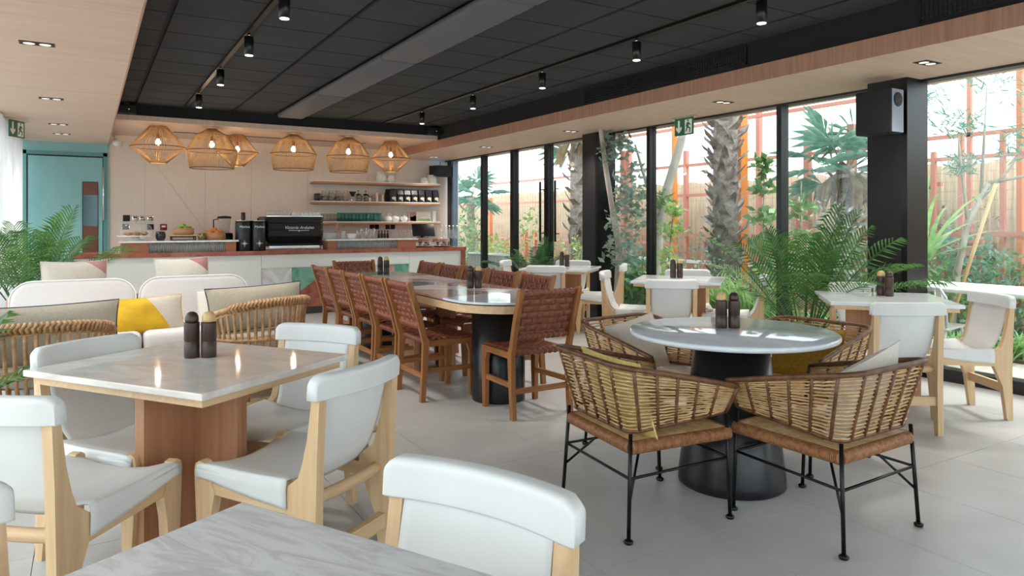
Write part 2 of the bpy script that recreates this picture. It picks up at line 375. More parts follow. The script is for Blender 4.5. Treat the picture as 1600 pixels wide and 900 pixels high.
B(dx0, dx1, YB - .056, YB - .045, zc_, zb_).build('glass_panel', nmat('smokeglass', lin('#3f6470'), .08), do)
B(dx0, dx1, YB - .056, YB - .045, .25, zc_).build('timber_panel', 'walnut', do)
MB().b2(dx0 - .008, dx0, YB - .06, YB - .045, .24, za + .01).b2(dx1, dx1 + .008, YB - .06, YB - .045, .24, za + .01).b2(dx0 - .008, dx1 + .008, YB - .06, YB - .045, za, za + .01).build('panel_frame', 'blackmatte', do)
MB().tube([(tx1 - .018, YB - .09, 1.32), (tx1 - .018, YB - .09, 2.12)], .011).box((tx1 - .018, YB - .072, 1.4), (.012, .035, .012)).box((tx1 - .018, YB - .072, 2.05), (.012, .035, .012)).build('pull_handle', 'chrome', do)

# glazed wall on the right
wr = struct('wall_right', MB().b2(XR, XR + .14, YN, YB, -.05, .098).b2(XR, XR + .12, YN, YB, ZS - .02, ZS + .002), 'black')
for y0, y1 in ((3.365, 3.66), (7.473, 7.755)):
    B(XR - .2, XR + .1, y0, y1, 0, ZS).build('column', 'blackmatte', wr)
    B(XR - .2, XR + .1, y0 - .05, y0, 0, ZS).build('window_jamb', 'blackmetal', wr); B(XR - .02, XR + .1, y1, y1 + .05, 0, ZS).build('window_jamb', 'blackmetal', wr)
mull = [YB - .06] + [yat(p, XR) for p in (751, 797)] + [yat(850, XR), 7.78, yat(1010, XR), yat(1213, XR), 3.69]
edges = [(YB - .28, .16)] + [(yat(p, XR) - w, w) for p, w in ((751, .07), (797, .10), (850, .10))] + [(7.473, .282)] + [(yat(1010, XR) - .06, .06), (yat(1213, XR) - .06, .06)] + [(3.33, .33)] + [(1.4, .06), (-.4, .06)] + [(YN, .06)]
for k in range(len(edges) - 1):
    a, b = edges[k][0], edges[k+1][0] + edges[k+1][1]
    w = struct('window_%d' % (k + 1), B(XR + .05, XR + .062, b, a, .098, ZS - .02), 'windowglass')
    y0, wd = edges[k]
    if k not in (4, 7): B(XR, XR + .11, y0, y0 + wd, .098, ZS - .02).build('mullion', 'framegrey' if k in (0, 6) else 'blackmetal', w)
    if k == 0: B(XR + .005, XR + .11, y0 - .07, y0, .098, ZS - .02).build('mullion', 'framelight', w)
    if k == 3:
        for dy in (-.30, .10):
            MB().tube([(XR - .07, y0 + dy, 1.0), (XR - .07, y0 + dy, 1.9)], .018).box((XR - .035, y0 + dy, 1.12), (.07, .015, .015)).box((XR - .035, y0 + dy, 1.78), (.07, .015, .015)).build('door_handle', 'blackmetal', w)
# left wall: full-height windows, sheer curtain drawn at the far end
wlf = struct('wall_left', MB().b2(XL - .12, XL, YN, YB, -.05, .06).b2(XL - .12, XL, YN, YB, ZS - .04, ZS + .002), 'framegrey')
nm = 8
for k in range(nm):
    a = YN + (YB - YN) * k / nm; b = YN + (YB - YN) * (k + 1) / nm
    w = struct('window_%d' % (k + 21), B(XL - .07, XL - .058, a + .04, b, .06, ZS - .04), 'windowglass')
    B(XL - .11, XL - .02, a, a + .06, .06, ZS - .04).build('mullion', 'framegrey', w)
m = bpy.data.materials.new('sheer'); m.use_nodes = True; nt = m.node_tree; bs = nt.nodes['Principled BSDF']; bs.inputs['Base Color'].default_value = (.92, .92, .93, 1); bs.inputs['Roughness'].default_value = .9
tr = nt.nodes.new('ShaderNodeBsdfTranslucent'); tr.inputs[0].default_value = (.95, .95, .96, 1); mx = nt.nodes.new('ShaderNodeMixShader'); mx.inputs[0].default_value = .6
nt.links.new(bs.outputs[0], mx.inputs[1]); nt.links.new(tr.outputs[0], mx.inputs[2]); nt.links.new(mx.outputs[0], nt.nodes['Material Output'].inputs[0]); MATS['sheer'] = m
cu = thing('sheer_curtain', 'white sheer curtain hanging beside the teal door', 'curtain', (XL + .07, 9.3, 0))
MB().sheet(lambda u, v: (.03 * math.sin(u * 3.1 * 34) + .012 * math.sin(u * 71), u * 3.0, .02 + v * (ZS - .05)), 150, 3, .002).build('drape', 'sheer', cu)
B(-.02, .02, 0, 3.05, ZS - .03, ZS - .005).build('curtain_track', 'white', cu)
# wall behind the camera
wn_ = struct('wall_near', MB().b2(XL, 0, YN - .1, YN, -.05, ZC + .1).b2(5, XR + .3, YN - .1, YN, -.05, ZC + .1).b2(0, 5, YN - .1, YN, ZS, ZC + .1), 'counterwhite')
struct('window_31', B(0, 5, YN - .06, YN - .048, 0, ZS), 'windowglass')
# ================================================================ white sling dining chairs
XM = Matrix(((0, 0, 1, 0), (1, 0, 0, 0), (0, 1, 0, 0), (0, 0, 0, 1)))       # (y, z) outline, extruded along x
def lerp(a, b, t): return a + (b - a) * t
def interp(pts, t):
    t = max(0, min(1, t)) * (len(pts) - 1); i = min(int(t), len(pts) - 2); f = t - i
    return tuple(lerp(a, b, f) for a, b in zip(pts[i], pts[i+1]))
def white_chair():
    t = thing('dining_chair', 'x', 'chair')
    rear = [(-.272, 0), (-.234, 0), (-.205, .22), (-.155, .34), (-.132, .40), (-.137, .43), (-.165, .452), (-.195, .475), (-.212, .52), (-.232, .60), (-.258, .782), (-.284, .782), (-.272, .55), (-.266, .3)]
    front = [(.208, 0), (.236, 0), (.258, .25), (.268, .43), (.262, .455), (.245, .466), (.222, .462), (.2, .43), (.172, .365), (.19, .28)]
    for s in (-1, 1):
        MB().prism(rear, s * .194 - .017, s * .194 + .017, XM).build('leg', 'ashZ', t)
        MB().prism(front, s * .194 - .017, s * .194 + .017, XM).build('leg', 'ashZ', t)
        MB().bar((s * .194, -.17, .375), (s * .194, .2, .385), .028, .05).build('side_rail', 'ashY', t)
    MB().bar((-.2, .215, .375), (.2, .215, .375), .03, .05).build('front_rail', 'ashX', t)
    MB().tube([(x, -.205 - .02 * (1 - (x / .2) ** 2), .392) for x in [-.2 + .05 * k for k in range(9)]], .021, 6).build('back_rail', 'ashX', t)
    MB().bar((-.2, -.238, .205), (.2, -.238, .205), .028, .055).build('stretcher', 'ashX', t)
    cs = [(-.216, -.085), (-.218, -.03), (-.212, -.004), (-.185, -.004), (-.11, -.017), (0, -.024), (.11, -.017), (.185, -.004), (.212, -.004), (.218, -.03), (.216, -.085)]
    def seat(u, v):
        x, z = interp(cs, u); y = lerp(-.15, .252, v); zb = .462 + .02 * (v - .55) ** 2 - .035 * (1 - v) * (1 - abs(x) / .24) * 0.4
        k = lerp(1.15, .55, v)
        if v > .93: zb -= .006
        return (x, y, zb + z * (k if z < -.026 else 1) - (.022 * max(0, v - .8) / .2 * (1 - (x / .24) ** 2)))
    MB().sheet(seat, 40, 14, .006).build('seat', 'whiteleather', t)
    def back(u, v):
        z = lerp(.432, .775, v); hw = .174 - .03 * (1 - v) ** 4
        x = (u * 2 - 1) * hw
        y = interp([(-.14,), (-.185,), (-.208,), (-.225,), (-.238,), (-.25,), (-.262,)], v)[0] - .034 * (1 - (x / .185) ** 2) * (.25 + .75 * v)
        return (x, y, z - .012 * (1 - (x / .2) ** 2) * (1 - v))
    MB().sheet(back, 16, 18, .006).build('backrest', 'whiteleather', t)
    hood = MB(); secs = []
    xs_ = [-.222, -.2195, -.213, -.198, -.16, -.10, -.05, 0, .05, .10, .16, .198, .213, .2195, .222]
    for x in xs_:
        yb = -.262 - .034 * max(0, 1 - (x / .212) ** 2); e = max(0, abs(x) - .192) / .030; top = .806 - .020 * e * e; w = .0245 - .004 * e * e
        prof = [(-w, .7275), (-w, .731), (-w, top - .020), (-w, top - .012), (-w * .86, top - .0045), (-w * .6, top - .0008), (-w * .3, top), (w * .3, top), (w * .6, top - .0008), (w * .86, top - .0045), (w, top - .012), (w, top - .020), (w, .731), (w, .7275), (w * .9, .727), (-w * .9, .727)]
        secs.append([(x, yb + a - (z - .75) * .07, z) for a, z in prof])
    n = len(secs[0]); vs = [p for s_ in secs for p in s_]
    fs = [(i * n + k, i * n + (k + 1) % n, (i + 1) * n + (k + 1) % n, (i + 1) * n + k) for i in range(len(secs) - 1) for k in range(n)] + [tuple(range(n))[::-1], tuple(range((len(secs) - 1) * n, len(secs) * n))]
    hood.add(vs, [f[::-1] for f in fs], True).build('top_wrap', 'whiteleather', t)
    return t
def place(proto, used, tx, ty, facing, off, label, group):
    a = R(facing - 90); ox, oy = tx + off * math.sin(a) * -1, ty + off * math.cos(a)      # back top centre -> origin
    if not used:
        used.append(1); proto.location = (ox, oy, 0); proto.rotation_euler = (0, 0, a); proto['label'] = label; proto['group'] = group; return proto
    return copy_tree(proto, (ox, oy, 0), a, label, group)
wc = white_chair(); kids(wc)
for k in kids(wc): kids(k)
used = []
WG = 'white leather sling dining chairs'
for tx, ty, fa, lab in [
    (.795, 2.315, 123.5, 'white leather chair at the right near side of the square table with two mills'),
    (-.245, 2.45, 48, 'white leather chair at left edge, back to camera, facing the square mill table'),
    (-.012, 3.385, -54, 'white leather chair between the square marble table and the left rattan armchair'),
    (.938, 3.326, 219, 'white leather chair right behind the square mill table, next to the woven chairs'),
    (.655, 1.203, 206, 'large white leather chair back in the foreground, right of the grey marble table'),
    (-.335, 1.555, -62, 'white leather chair cut off by the left edge, stitched corner and one post showing'),
    (4.225, 2.42, 59, 'white leather chair with its back to us in front of the right square table'),
    (5.267, 2.445, 148, 'rightmost white leather chair, seen from its side against the glass wall'),
    (5.28, 3.46, 236, 'white leather chair between the right square table and the black column'),
    (4.215, 4.43, 50, 'white leather chair with its back to us at the middle window table'),
    (5.264, 5.306, 228, 'white leather chair on the window side of the middle table, behind two mills'),
    (4.36, 5.53, -47, 'white leather chair at the left side of the middle window table, seen edge on'),
    (5.27, 4.34, 131, 'white leather chair at the right side of the middle window table, beside the tall palm'),
    (4.36, 6.56, 46, 'white leather chair with its back to us at the farthest window table'),
    (5.27, 7.30, 225, 'white leather chair on the window side of the farthest table, by the black column'),
    (5.32, 6.37, 137, 'white leather chair right of the farthest window table, facing left'),
    (4.52, 7.75, -45, 'small white chair left of the farthest window table, before the grey planter')]:
    place(wc, used, tx, ty, fa, .285, lab, WG)

# ================================================================ woven leather dining chairs
def strap_mesh(length, width, n, phase, amp=.0032, th=.0035):
    def f(u, v):
        return (lerp(-width / 2, width / 2, v), u * length, amp * math.sin(math.pi * (u * n) + phase))
    return MB().sheet(f, n * 4, 1, th).mesh('strap')
def woven_chair():
    t = thing('woven_chair', 'x', 'chair'); W = .225
    rear = [(-.225, 0), (-.188, 0), (-.165, .30), (-.155, .43), (-.178, .47), (-.215, .62), (-.285, .852), (-.318, .862), (-.325, .848), (-.25, .60), (-.205, .42), (-.212, .2)]
    front = [(.185, 0), (.218, 0), (.232, .25), (.232, .43), (.10, .43), (.11, .408), (.16, .385), (.178, .33)]
    for s in (-1, 1):
        MB().prism(rear, s * W - .016, s * W + .016, XM).build('leg', 'teakZ', t)
        MB().prism(front, s * (W - .02) - .016, s * (W - .02) + .016, XM).build('leg', 'teakZ', t)
        MB().bar((s * (W - .01), -.18, .412), (s * (W - .02), .2, .412), .03, .042).build('seat_rail', 'teakY', t)
        MB().bar((s * (W - .005), -.19, .22), (s * (W - .02), .2, .215), .02, .035).build('stretcher', 'teakY', t)
    MB().bar((-W, -.19, .18), (W, -.19, .18), .02, .035).build('stretcher', 'teakX', t)
    # seat weave: cross rails wrapped in leather and two layers of straps
    st = MB().rbox((0, .215, .425), (2 * W - .06, .03, .034), .012, 2).build('seat', 'brownleather', t); MB().rbox((0, -.165, .425), (2 * W - .04, .03, .034), .012, 2).build('back_rail', 'teakX', t)
    n = 9; sw = (2 * W - .07) / n
    for ph in (0, math.pi):
        me = strap_mesh(.40, sw * .95, 9, ph); mf = strap_mesh(2 * W - .035, .40 / 9 * .95, n, ph + math.pi)
        for k in range(n):
            if (k % 2) == (ph > 1):
                mobj('strap', me, 'brownleather', st, (-(n - 1) / 2 * sw + k * sw, -.175, .442))
                o = mobj('strap', mf, 'brownleather', st, (W - .018, -.155 + (k + .5) * .40 / 9 - .01, .442), R(90))
    # back weave on the raking plane between the posts
    tilt = math.atan2(.095, .33); L = .315
    bk = MB().rbox((0, -.296, .828), (2 * W - .03, .028, .036), .012, 2).build('backrest', 'brownleather', t); MB().rbox((0, -.205, .535), (2 * W - .03, .028, .034), .012, 2).build('lower_rail', 'teakX', t)
    for ph in (0, math.pi):
        me = strap_mesh(L, sw * .93, 7, ph); mf = strap_mesh(2 * W - .03, .31 / 7 * .92, n, ph)
        for k in range(n):
            if (k % 2) == (ph > 1):
                o = mobj('strap', me, 'brownleather', bk, (-(n - 1) / 2 * sw + k * sw, -.203, .53)); o.rotation_euler = (R(90) + tilt, 0, 0)
        for k in range(7):
            if (k % 2) == (ph > 1):
                q = (k + .5) / 7; o = mobj('strap', mf, 'brownleather', bk)
                o.matrix_local = Matrix.Translation((W - .015, lerp(-.203, -.293, q), lerp(.53, .83, q))) @ Matrix.Rotation(R(90), 4, 'Z') @ Matrix.Rotation(R(90) - tilt, 4, 'Y')
    # wrapped edge bands over the rails
    for z, y, r_ in ((.828, -.296, .021), (.535, -.205, .020)):
        me = MB().rbox((0, 0, 0), (sw * .9, .034, .043), .008, 1).mesh('strap')
        for k in range(n): mobj('strap', me, 'brownleather', bk, (-(n - 1) / 2 * sw + k * sw, y, z))
    me = MB().rbox((0, 0, 0), (sw * .9, .036, .042), .01, 1).mesh('strap')
    for y in (.215, -.168):
        for k in range(n): mobj('strap', me, 'brownleather', st, (-(n - 1) / 2 * sw + k * sw, y, .425))
    return t
vc = woven_chair(); kids(vc)
for k in kids(vc): kids(k)
used2 = []; VG = 'brown woven leather chairs around the long table'
nth = ['nearest', 'second nearest', 'middle', 'second farthest', 'farthest']
for k, y in enumerate((4.90, 5.42, 5.94, 6.45, 6.95)):
    place(vc, used2, 1.95, y, 0, .305, nth[k] + ' of the five brown woven leather chairs on the left of the long table', VG)
for k, y in enumerate((4.95, 5.50, 6.05, 6.58, 7.12)):
    place(vc, used2, 3.215, y, 180, .305, nth[k] + ' of the five brown woven leather chairs on the right of the long table', VG)
place(vc, used2, 2.59, 3.84, 90, .305, 'brown woven leather chair at the near end of the long table, fully in view', VG)
place(vc, used2, 2.57, 7.78, -90, .305, 'brown woven leather chair at the far end of the long table, towards the bar', VG)

# ================================================================ tables
def cross_pedestal(t, a, h, mat, rz=0, th=.045):
    MB().box((0, 0, h / 2), (2 * a, th, h), rz).build('pedestal_board', mat, t); 
    for s in (-1, 1):
        d = (a - th / 2) / 2 + th / 2
        MB().box((-math.sin(rz) * s * d, math.cos(rz) * s * d, h / 2), (th, a - th / 2, h), rz).build('pedestal_board', mat, t)
def square_table(label, cx_, cy_, rz, w, d, top, woodm, stone_t=.024):
    t = thing('square_table', label, 'table', (cx_, cy_, 0), rz, 'square stone tables on crossed timber pedestals')
    MB().rbox((0, 0, .75 - stone_t / 2), (w, d, stone_t), .004, 2, smooth=False).build('table_top', top, t)
    MB().box((0, 0, .75 - stone_t - .014), (w - .05, d - .05, .028)).build('under_frame', 'ashX', t)
    cross_pedestal(t, .24, .75 - stone_t - .028, woodm)
    return t
square_table('square white marble table on crossed boards, left, between four white chairs', .352, 2.964, R(35), .74, .885, 'marblewarm', 'cherryZ')
fa = R(29); ux, uy = math.cos(fa), math.sin(fa); w_, d_ = .84, .84
square_table('grey veined marble table cut off by the bottom edge', .255 - ux * w_ / 2 + uy * d_ / 2, 1.432 - uy * w_ / 2 - ux * d_ / 2, fa, w_, d_, 'marblegrey', 'cherryZ', .02)
square_table('square white stone table nearest the right window, in front of the black column', 4.87, 2.985, R(43), .82, .80, 'quartz', 'cherryZ')
square_table('square white stone table by the window, middle of the three', 4.82, 4.96, R(40), .80, .80, 'quartz', 'cherryZ')
square_table('square white stone table by the window, farthest of the three', 4.84, 6.95, R(40), .80, .80, 'quartz', 'cherryZ')

# long capsule table with an inlay of stone pieces
LX, LY0, LY1, LR = 2.575, 4.42, 6.98, .41
lt = thing('long_table', 'long capsule-shaped table with patchwork stone top and black drum legs', 'table', (LX, 5.70, 0))
def capsule(r, h, n=18):
    return [(r * math.cos(R(180 + 180 * k / n)), -h + r * math.sin(R(180 + 180 * k / n))) for k in range(n + 1)] + [(r * math.cos(R(180 * k / n)), h + r * math.sin(R(180 * k / n))) for k in range(n + 1)]
hh = (LY1 - LY0) / 2
MB().prism(capsule(LR + .006, hh), .675, .727).build('edge_band', 'ashY', lt)
MB().prism(capsule(LR - .004, hh), .727, .735).build('shadow_gap', 'blackmatte', lt)
cuts = [  # local y bands with a slanted seam and a stone
    (-9, 0, -1.02, .25, 'quartz'), (-1.02, .25, -.62, -.5, 'pinkstone'), (-.62, -.5, -.1, .35, 'marble'), (-.1, .35, .35, -.45, 'darkstone'),
    (.35, -.45, .8, .3, 'pinkstone'), (.8, .3, 1.12, -.3, 'marble'), (1.12, -.3, 9, 0, 'greenstone')]
cp = capsule(LR + .002, hh)
for y0, s0, y1, s1, mt in cuts:
    p = clip(clip(cp, s0, -1, -y0 - .0015), -s1, 1, y1 - .0015)
    if mt in ('marble', 'pinkstone', 'darkstone') and len(p) > 2:
        for sgn, m2 in ((1, mt), (-1, {'marble': 'pinkstone', 'pinkstone': 'marble', 'darkstone': 'quartz'}[mt])):
            q = clip(p, sgn * 1.0, sgn * .55, sgn * (.06 + .55 * (y0 + y1) / 2 if abs(y0) < 5 else 0) - .001)
            if len(q) > 2: MB().prism(q, .735, .75).build('stone_inlay', m2, lt)
    else: MB().prism(p, .735, .75).build('stone_inlay', mt, lt)
for y in (-1.2, 1.2): MB().lathe([(.193, 0), (.195, .01), (.195, .675)], 40, (0, y, 0)).build('drum_leg', 'pedestalblack', lt)
for x in (-.17, .17): MB().box((x, .05, .3375), (.05, .30, .675)).build('plank_leg', 'cherryZ', lt)

rt = thing('round_table', 'round white stone table on a black tapered drum with four rattan chairs', 'table', (2.74, 2.46, 0))
MB().lathe([(0, .722), (.485, .722), (.497, .728), (.5, .736), (.498, .746), (.492, .75), (0, .75)], 72).build('table_top', 'quartz', rt)
MB().lathe([(.25, 0), (.258, .006), (.256, .05), (.175, .712), (.0, .722)], 56).build('drum_base', 'pedestalblack', rt)

# pairs of mills
def mill(x, y, z, knob, label):
    t = thing('pepper_mill', label, 'pepper mill', (x, y, z), 0, 'wooden salt and pepper mills')
    MB().lathe([(.027, 0), (.029, .004), (.029, .062), (.0275, .0635), (.0275, .065), (.029, .0665), (.029, .135), (.0285, .139), (.02, .14)], 28).build('body', 'millZ', t)
    MB().lathe([(.018, .14), (.025, .142), (.026, .150), (.0245, .163), (.019, .174), (.010, .180), (0, .182)], 24).build('knob', 'millZ' if knob == 'd' else 'paleknobZ', t)
def mills(cx_, cy_, ang, where, flip=False, z=.75, gap=.032):
    dx, dy = math.cos(R(ang)) * gap, math.sin(R(ang)) * gap
    mill(cx_ - dx, cy_ - dy, z, 'l' if flip else 'd', 'dark wooden mill with a %s knob on %s' % ('pale' if flip else 'dark', where))
    mill(cx_ + dx, cy_ + dy, z, 'd' if flip else 'l', 'dark wooden mill with a %s knob on %s' % ('dark' if flip else 'pale', where))
def tp(px, py, z=.75):
    t = (CAM_H - z) * FOC / (py - 347.5); a, b = ray(px); return a * t, b * t
mills(*tp(313, 558), -22, 'the left square marble table')
mills(*tp(1137, 512), -35, 'the round table', True)
mills(*tp(741, 450), -30, 'the near part of the long table')
mills(*tp(599, 428), -20, 'the far part of the long table')
mills(*tp(1383, 462), 80, 'the right square window table', False, gap=.036)
mills(*tp(1057, 434), -38, 'the middle window table')
mills(*tp(882, 416), -30, 'the farthest window table')

# ================================================================ rattan lounge chairs with wire legs round the round table
def rattan_chair():
    t = thing('rattan_chair', 'x', 'chair')
    # plan path of the basket from front left round the back to front right: base and rim
    def path(k, s):            # k 0..1 along the basket, s 0 base .. 1 rim
        hw, dp, fr, r = lerp(.245, .30, s), lerp(.255, .335, s), lerp(.23, .25, s), lerp(.05, .10, s)
        L1 = fr + dp - r; La = math.pi * r / 2; L2 = 2 * (hw - r); T = 2 * L1 + 2 * La + L2; d = k * T
        if d < L1: x, y = -hw, fr - d
        elif d < L1 + La: a = (d - L1) / r; x, y = -hw + r - r * math.cos(a), -dp + r - r * math.sin(a)
        elif d < L1 + La + L2: x, y = -hw + r + (d - L1 - La), -dp
        elif d < L1 + 2 * La + L2: a = (d - L1 - La - L2) / r; x, y = hw - r + r * math.sin(a), -dp + r - r * math.cos(a)
        else: x, y = hw, -dp + r + (d - L1 - 2 * La - L2)
        f = (y + dp) / (fr + dp); z0 = lerp(.432, .465, f); z1 = lerp(.71, .585, f ** 1.1)
        return Vector((x, y, lerp(z0, z1, s)))
    N = 60
    MB().tube([path(i / N, 1) for i in range(N + 1)], .012, 8).build('top_rim', 'rattandark', t)
    MB().tube([path(i / N, 0) for i in range(N + 1)], .009, 6).build('bottom_rim', 'rattandark', t)
    nr = 16
    for i in range(nr + 1): MB().tube([path(i / nr, s) + Vector((path(i / nr, s).x, path(i / nr, s).y, 0)).normalized() * .003 for s in (0, .35, .7, 1)], .0078 if 0 < i < nr else .011, 6).build('rib', 'rattandark', t)
    ca = MB(); rows = 17
    for j in range(rows):
        s = (j + .6) / (rows + .2)
        ca.tube([path(i / 64, s) + Vector((0, 0, rng.uniform(-.002, .002))) + (Vector((path(i / 64, s).x, path(i / 64, s).y, 0)).normalized() * (.0024 * (1 if (i // 4 + j) % 2 else -1))) for i in range(65)], .0044, 5)
    o = ca.build('woven_canes', 'cane', t); o['kind'] = 'stuff'
    # seat: dark-edged rattan pad with wrapped border
    MB().rbox((0, -.005, .372), (.52, .51, .045), .02, 3).build('seat', 'rattandark', t)
    sw = MB()
    for k in range(60): sw.rbox((0, -.245 + k * .48 / 59, .3955), (.48, .0064, .006), .002, 1)
    o = sw.build('seat_canes', 'cane', t); o['kind'] = 'stuff'
    bd = MB()
    for k in range(62):
        y = -.255 + k * .50 / 61
        for s in (-1, 1): bd.lathe([(.022, -.0042), (.027, -.002), (.027, .002), (.022, .0042)], 10, M=Matrix.Translation((s * .248, y, .373)) @ Matrix.Rotation(R(90), 4, 'X'))
    for k in range(62):
        x = -.24 + k * .48 / 61
        for yy in (-.255, .245): bd.lathe([(.022, -.004), (.027, -.002), (.027, .002), (.022, .004)], 10, M=Matrix.Translation((x, yy, .373)) @ Matrix.Rotation(R(90), 4, 'Y'))
    o = bd.build('seat_border', noisy('borderrattan', lin('#a9744a'), lin('#7d4f2f'), (60, 60, 60), .45), t); o['kind'] = 'stuff'
    feet = [(-.27, -.285), (.27, -.285), (.25, .255), (-.25, .255)]; tops = [(-.25, -.262, .43), (.25, -.262, .43), (.25, .235, .455), (-.25, .235, .455)]
    mid = []
    for (fx_, fy_), tp_ in zip(feet, tops):
        MB().tube([tp_, (fx_, fy_, .008)], .0085, 8).lathe([(.016, 0), (.019, .006), (.019, .012), (.010, .018)], 12, (fx_, fy_, 0)).build('leg', 'blackmetal', t)
        mid.append(Vector((fx_, fy_, .008)).lerp(Vector(tp_), .58))
    for a, b in ((0, 1), (1, 2), (2, 3), (3, 0)): MB().tube([mid[a], mid[b]], .006, 6).build('stretcher', 'blackmetal', t)
    MB().tube([Vector((feet[0][0], feet[0][1], .008)).lerp(Vector(tops[0]), .35), (-.12, -.12, .355)], .006, 6).build('brace', 'blackmetal', t)
    MB().tube([Vector((feet[1][0], feet[1][1], .008)).lerp(Vector(tops[1]), .35), (.12, -.12, .355)], .006, 6).build('brace', 'blackmetal', t)
    return t
rc = rattan_chair(); kids(rc); RG = 'rattan tub chairs around the round table'
for k, (x, y, fa_, lab) in enumerate([(2.165, 2.43, -6, 'rattan tub chair in front of the round table on the left, pale yellow cushion inside'),
        (2.735, 1.965, 92, 'rattan tub chair in front of the round table on the right, white cushion inside'),
        (3.35, 2.57, 186, 'rattan tub chair right of the round table holding a mustard cushion'),
        (2.77, 3.05, 276, 'rattan tub chair behind the round table on the left, striped grey cushion inside')]):
    if k == 0: rc.location = (x, y, 0); rc.rotation_euler = (0, 0, R(fa_ - 90)); rc['label'] = lab; rc['group'] = RG
    else: copy_tree(rc, (x, y, 0), R(fa_ - 90), lab, RG)

# cushions: puffed pillow, thin at the seams, with pinched corners
def cushion_mb(w, h, d, n=14, wob=.006):
    m = MB(); ph = rng.uniform(0, 6)
    def side(sg):
        def f(i, j):
            u, v = i / n * 2 - 1, j / n * 2 - 1
            e = (1 - abs(u) ** 2.6) * (1 - abs(v) ** 2.6); pinch = 1 - .05 * (1 - abs(u)) * 0 
            x = u * w / 2 * (1 - .05 * (1 - v * v)) ; z = v * h / 2 * (1 - .06 * (1 - u * u))
            return (x, sg * (d / 2 * max(0, e) ** .55 + .001) + wob * math.sin(u * 5 + ph) * math.cos(v * 4 + ph) * e, z)
        return f
    for sg in (-1, 1):
        f = side(sg); vs = [f(i, j) for i in range(n + 1) for j in range(n + 1)]; w1 = n + 1
        fs = [(i * w1 + j, (i + 1) * w1 + j, (i + 1) * w1 + j + 1, i * w1 + j + 1) for i in range(n) for j in range(n)]
        if sg > 0: fs = [q[::-1] for q in fs]
        m.add(vs, fs, True)
    return m
def seam_path(w, h, n=10):
    pts = []
    for k in range(n): u = -1 + 2 * k / n; pts.append((u * w / 2, 0, -h / 2 * (1 - .06 * (1 - u * u))))
    for k in range(n): v = -1 + 2 * k / n; pts.append((w / 2 * (1 - .05 * (1 - v * v)), 0, v * h / 2))
    for k in range(n): u = 1 - 2 * k / n; pts.append((u * w / 2, 0, h / 2 * (1 - .06 * (1 - u * u))))
    for k in range(n): v = 1 - 2 * k / n; pts.append((-w / 2 * (1 - .05 * (1 - v * v)), 0, v * h / 2))
    return pts
def cushion(label, w, h, d, c, rz, lean, mat, roll=0, accent=None, piping=None, group=None):
    """lean tips the top backwards (towards local +y); accent = (material, nx, nz, c): the corner cut off by a seam is another fabric"""
    t = thing('cushion', label, 'cushion', c, rz, group); t.rotation_euler = (lean, roll, rz)
    mb = cushion_mb(w, h, d)
    body = mb.build('cover', mat, t)
    if accent:
        am, nx, nz, cc = accent; me = body.data; me.materials.append(MATS[am])
        bm = bmesh.new(); bm.from_mesh(me); l = math.hypot(nx, nz)
        bmesh.ops.bisect_plane(bm, geom=bm.verts[:] + bm.edges[:] + bm.faces[:], plane_co=(nx / l * cc / l, 0, nz / l * cc / l), plane_no=(nx, 0, nz)); bm.to_mesh(me); bm.free()
        for p in me.polygons:
            cpt = p.center
            if nx * cpt.x + nz * cpt.z > cc: p.material_index = 1
    MB().tube(seam_path(w, h), .0045, 6, True).build('piping', piping or mat, t)
    return t
cushion('pale yellow cushion standing in the near left rattan tub chair', .46, .34, .13, (1.985, 2.42, .545), R(84), R(-16), 'paleyellow')
cushion('cream cushion leaning in the near right rattan tub chair', .46, .36, .13, (2.77, 1.79, .565), R(182), R(-18), 'creamfabric', R(12))
cushion('mustard cushion in the rattan chair right of the round table', .42, .30, .12, (3.49, 2.59, .55), R(-84), R(-18), 'mustard')
st = cushion('grey striped cushion in the rattan chair behind the round table', .40, .32, .12, (2.78, 3.20, .56), R(6), R(-20), 'linenpale', R(-8))
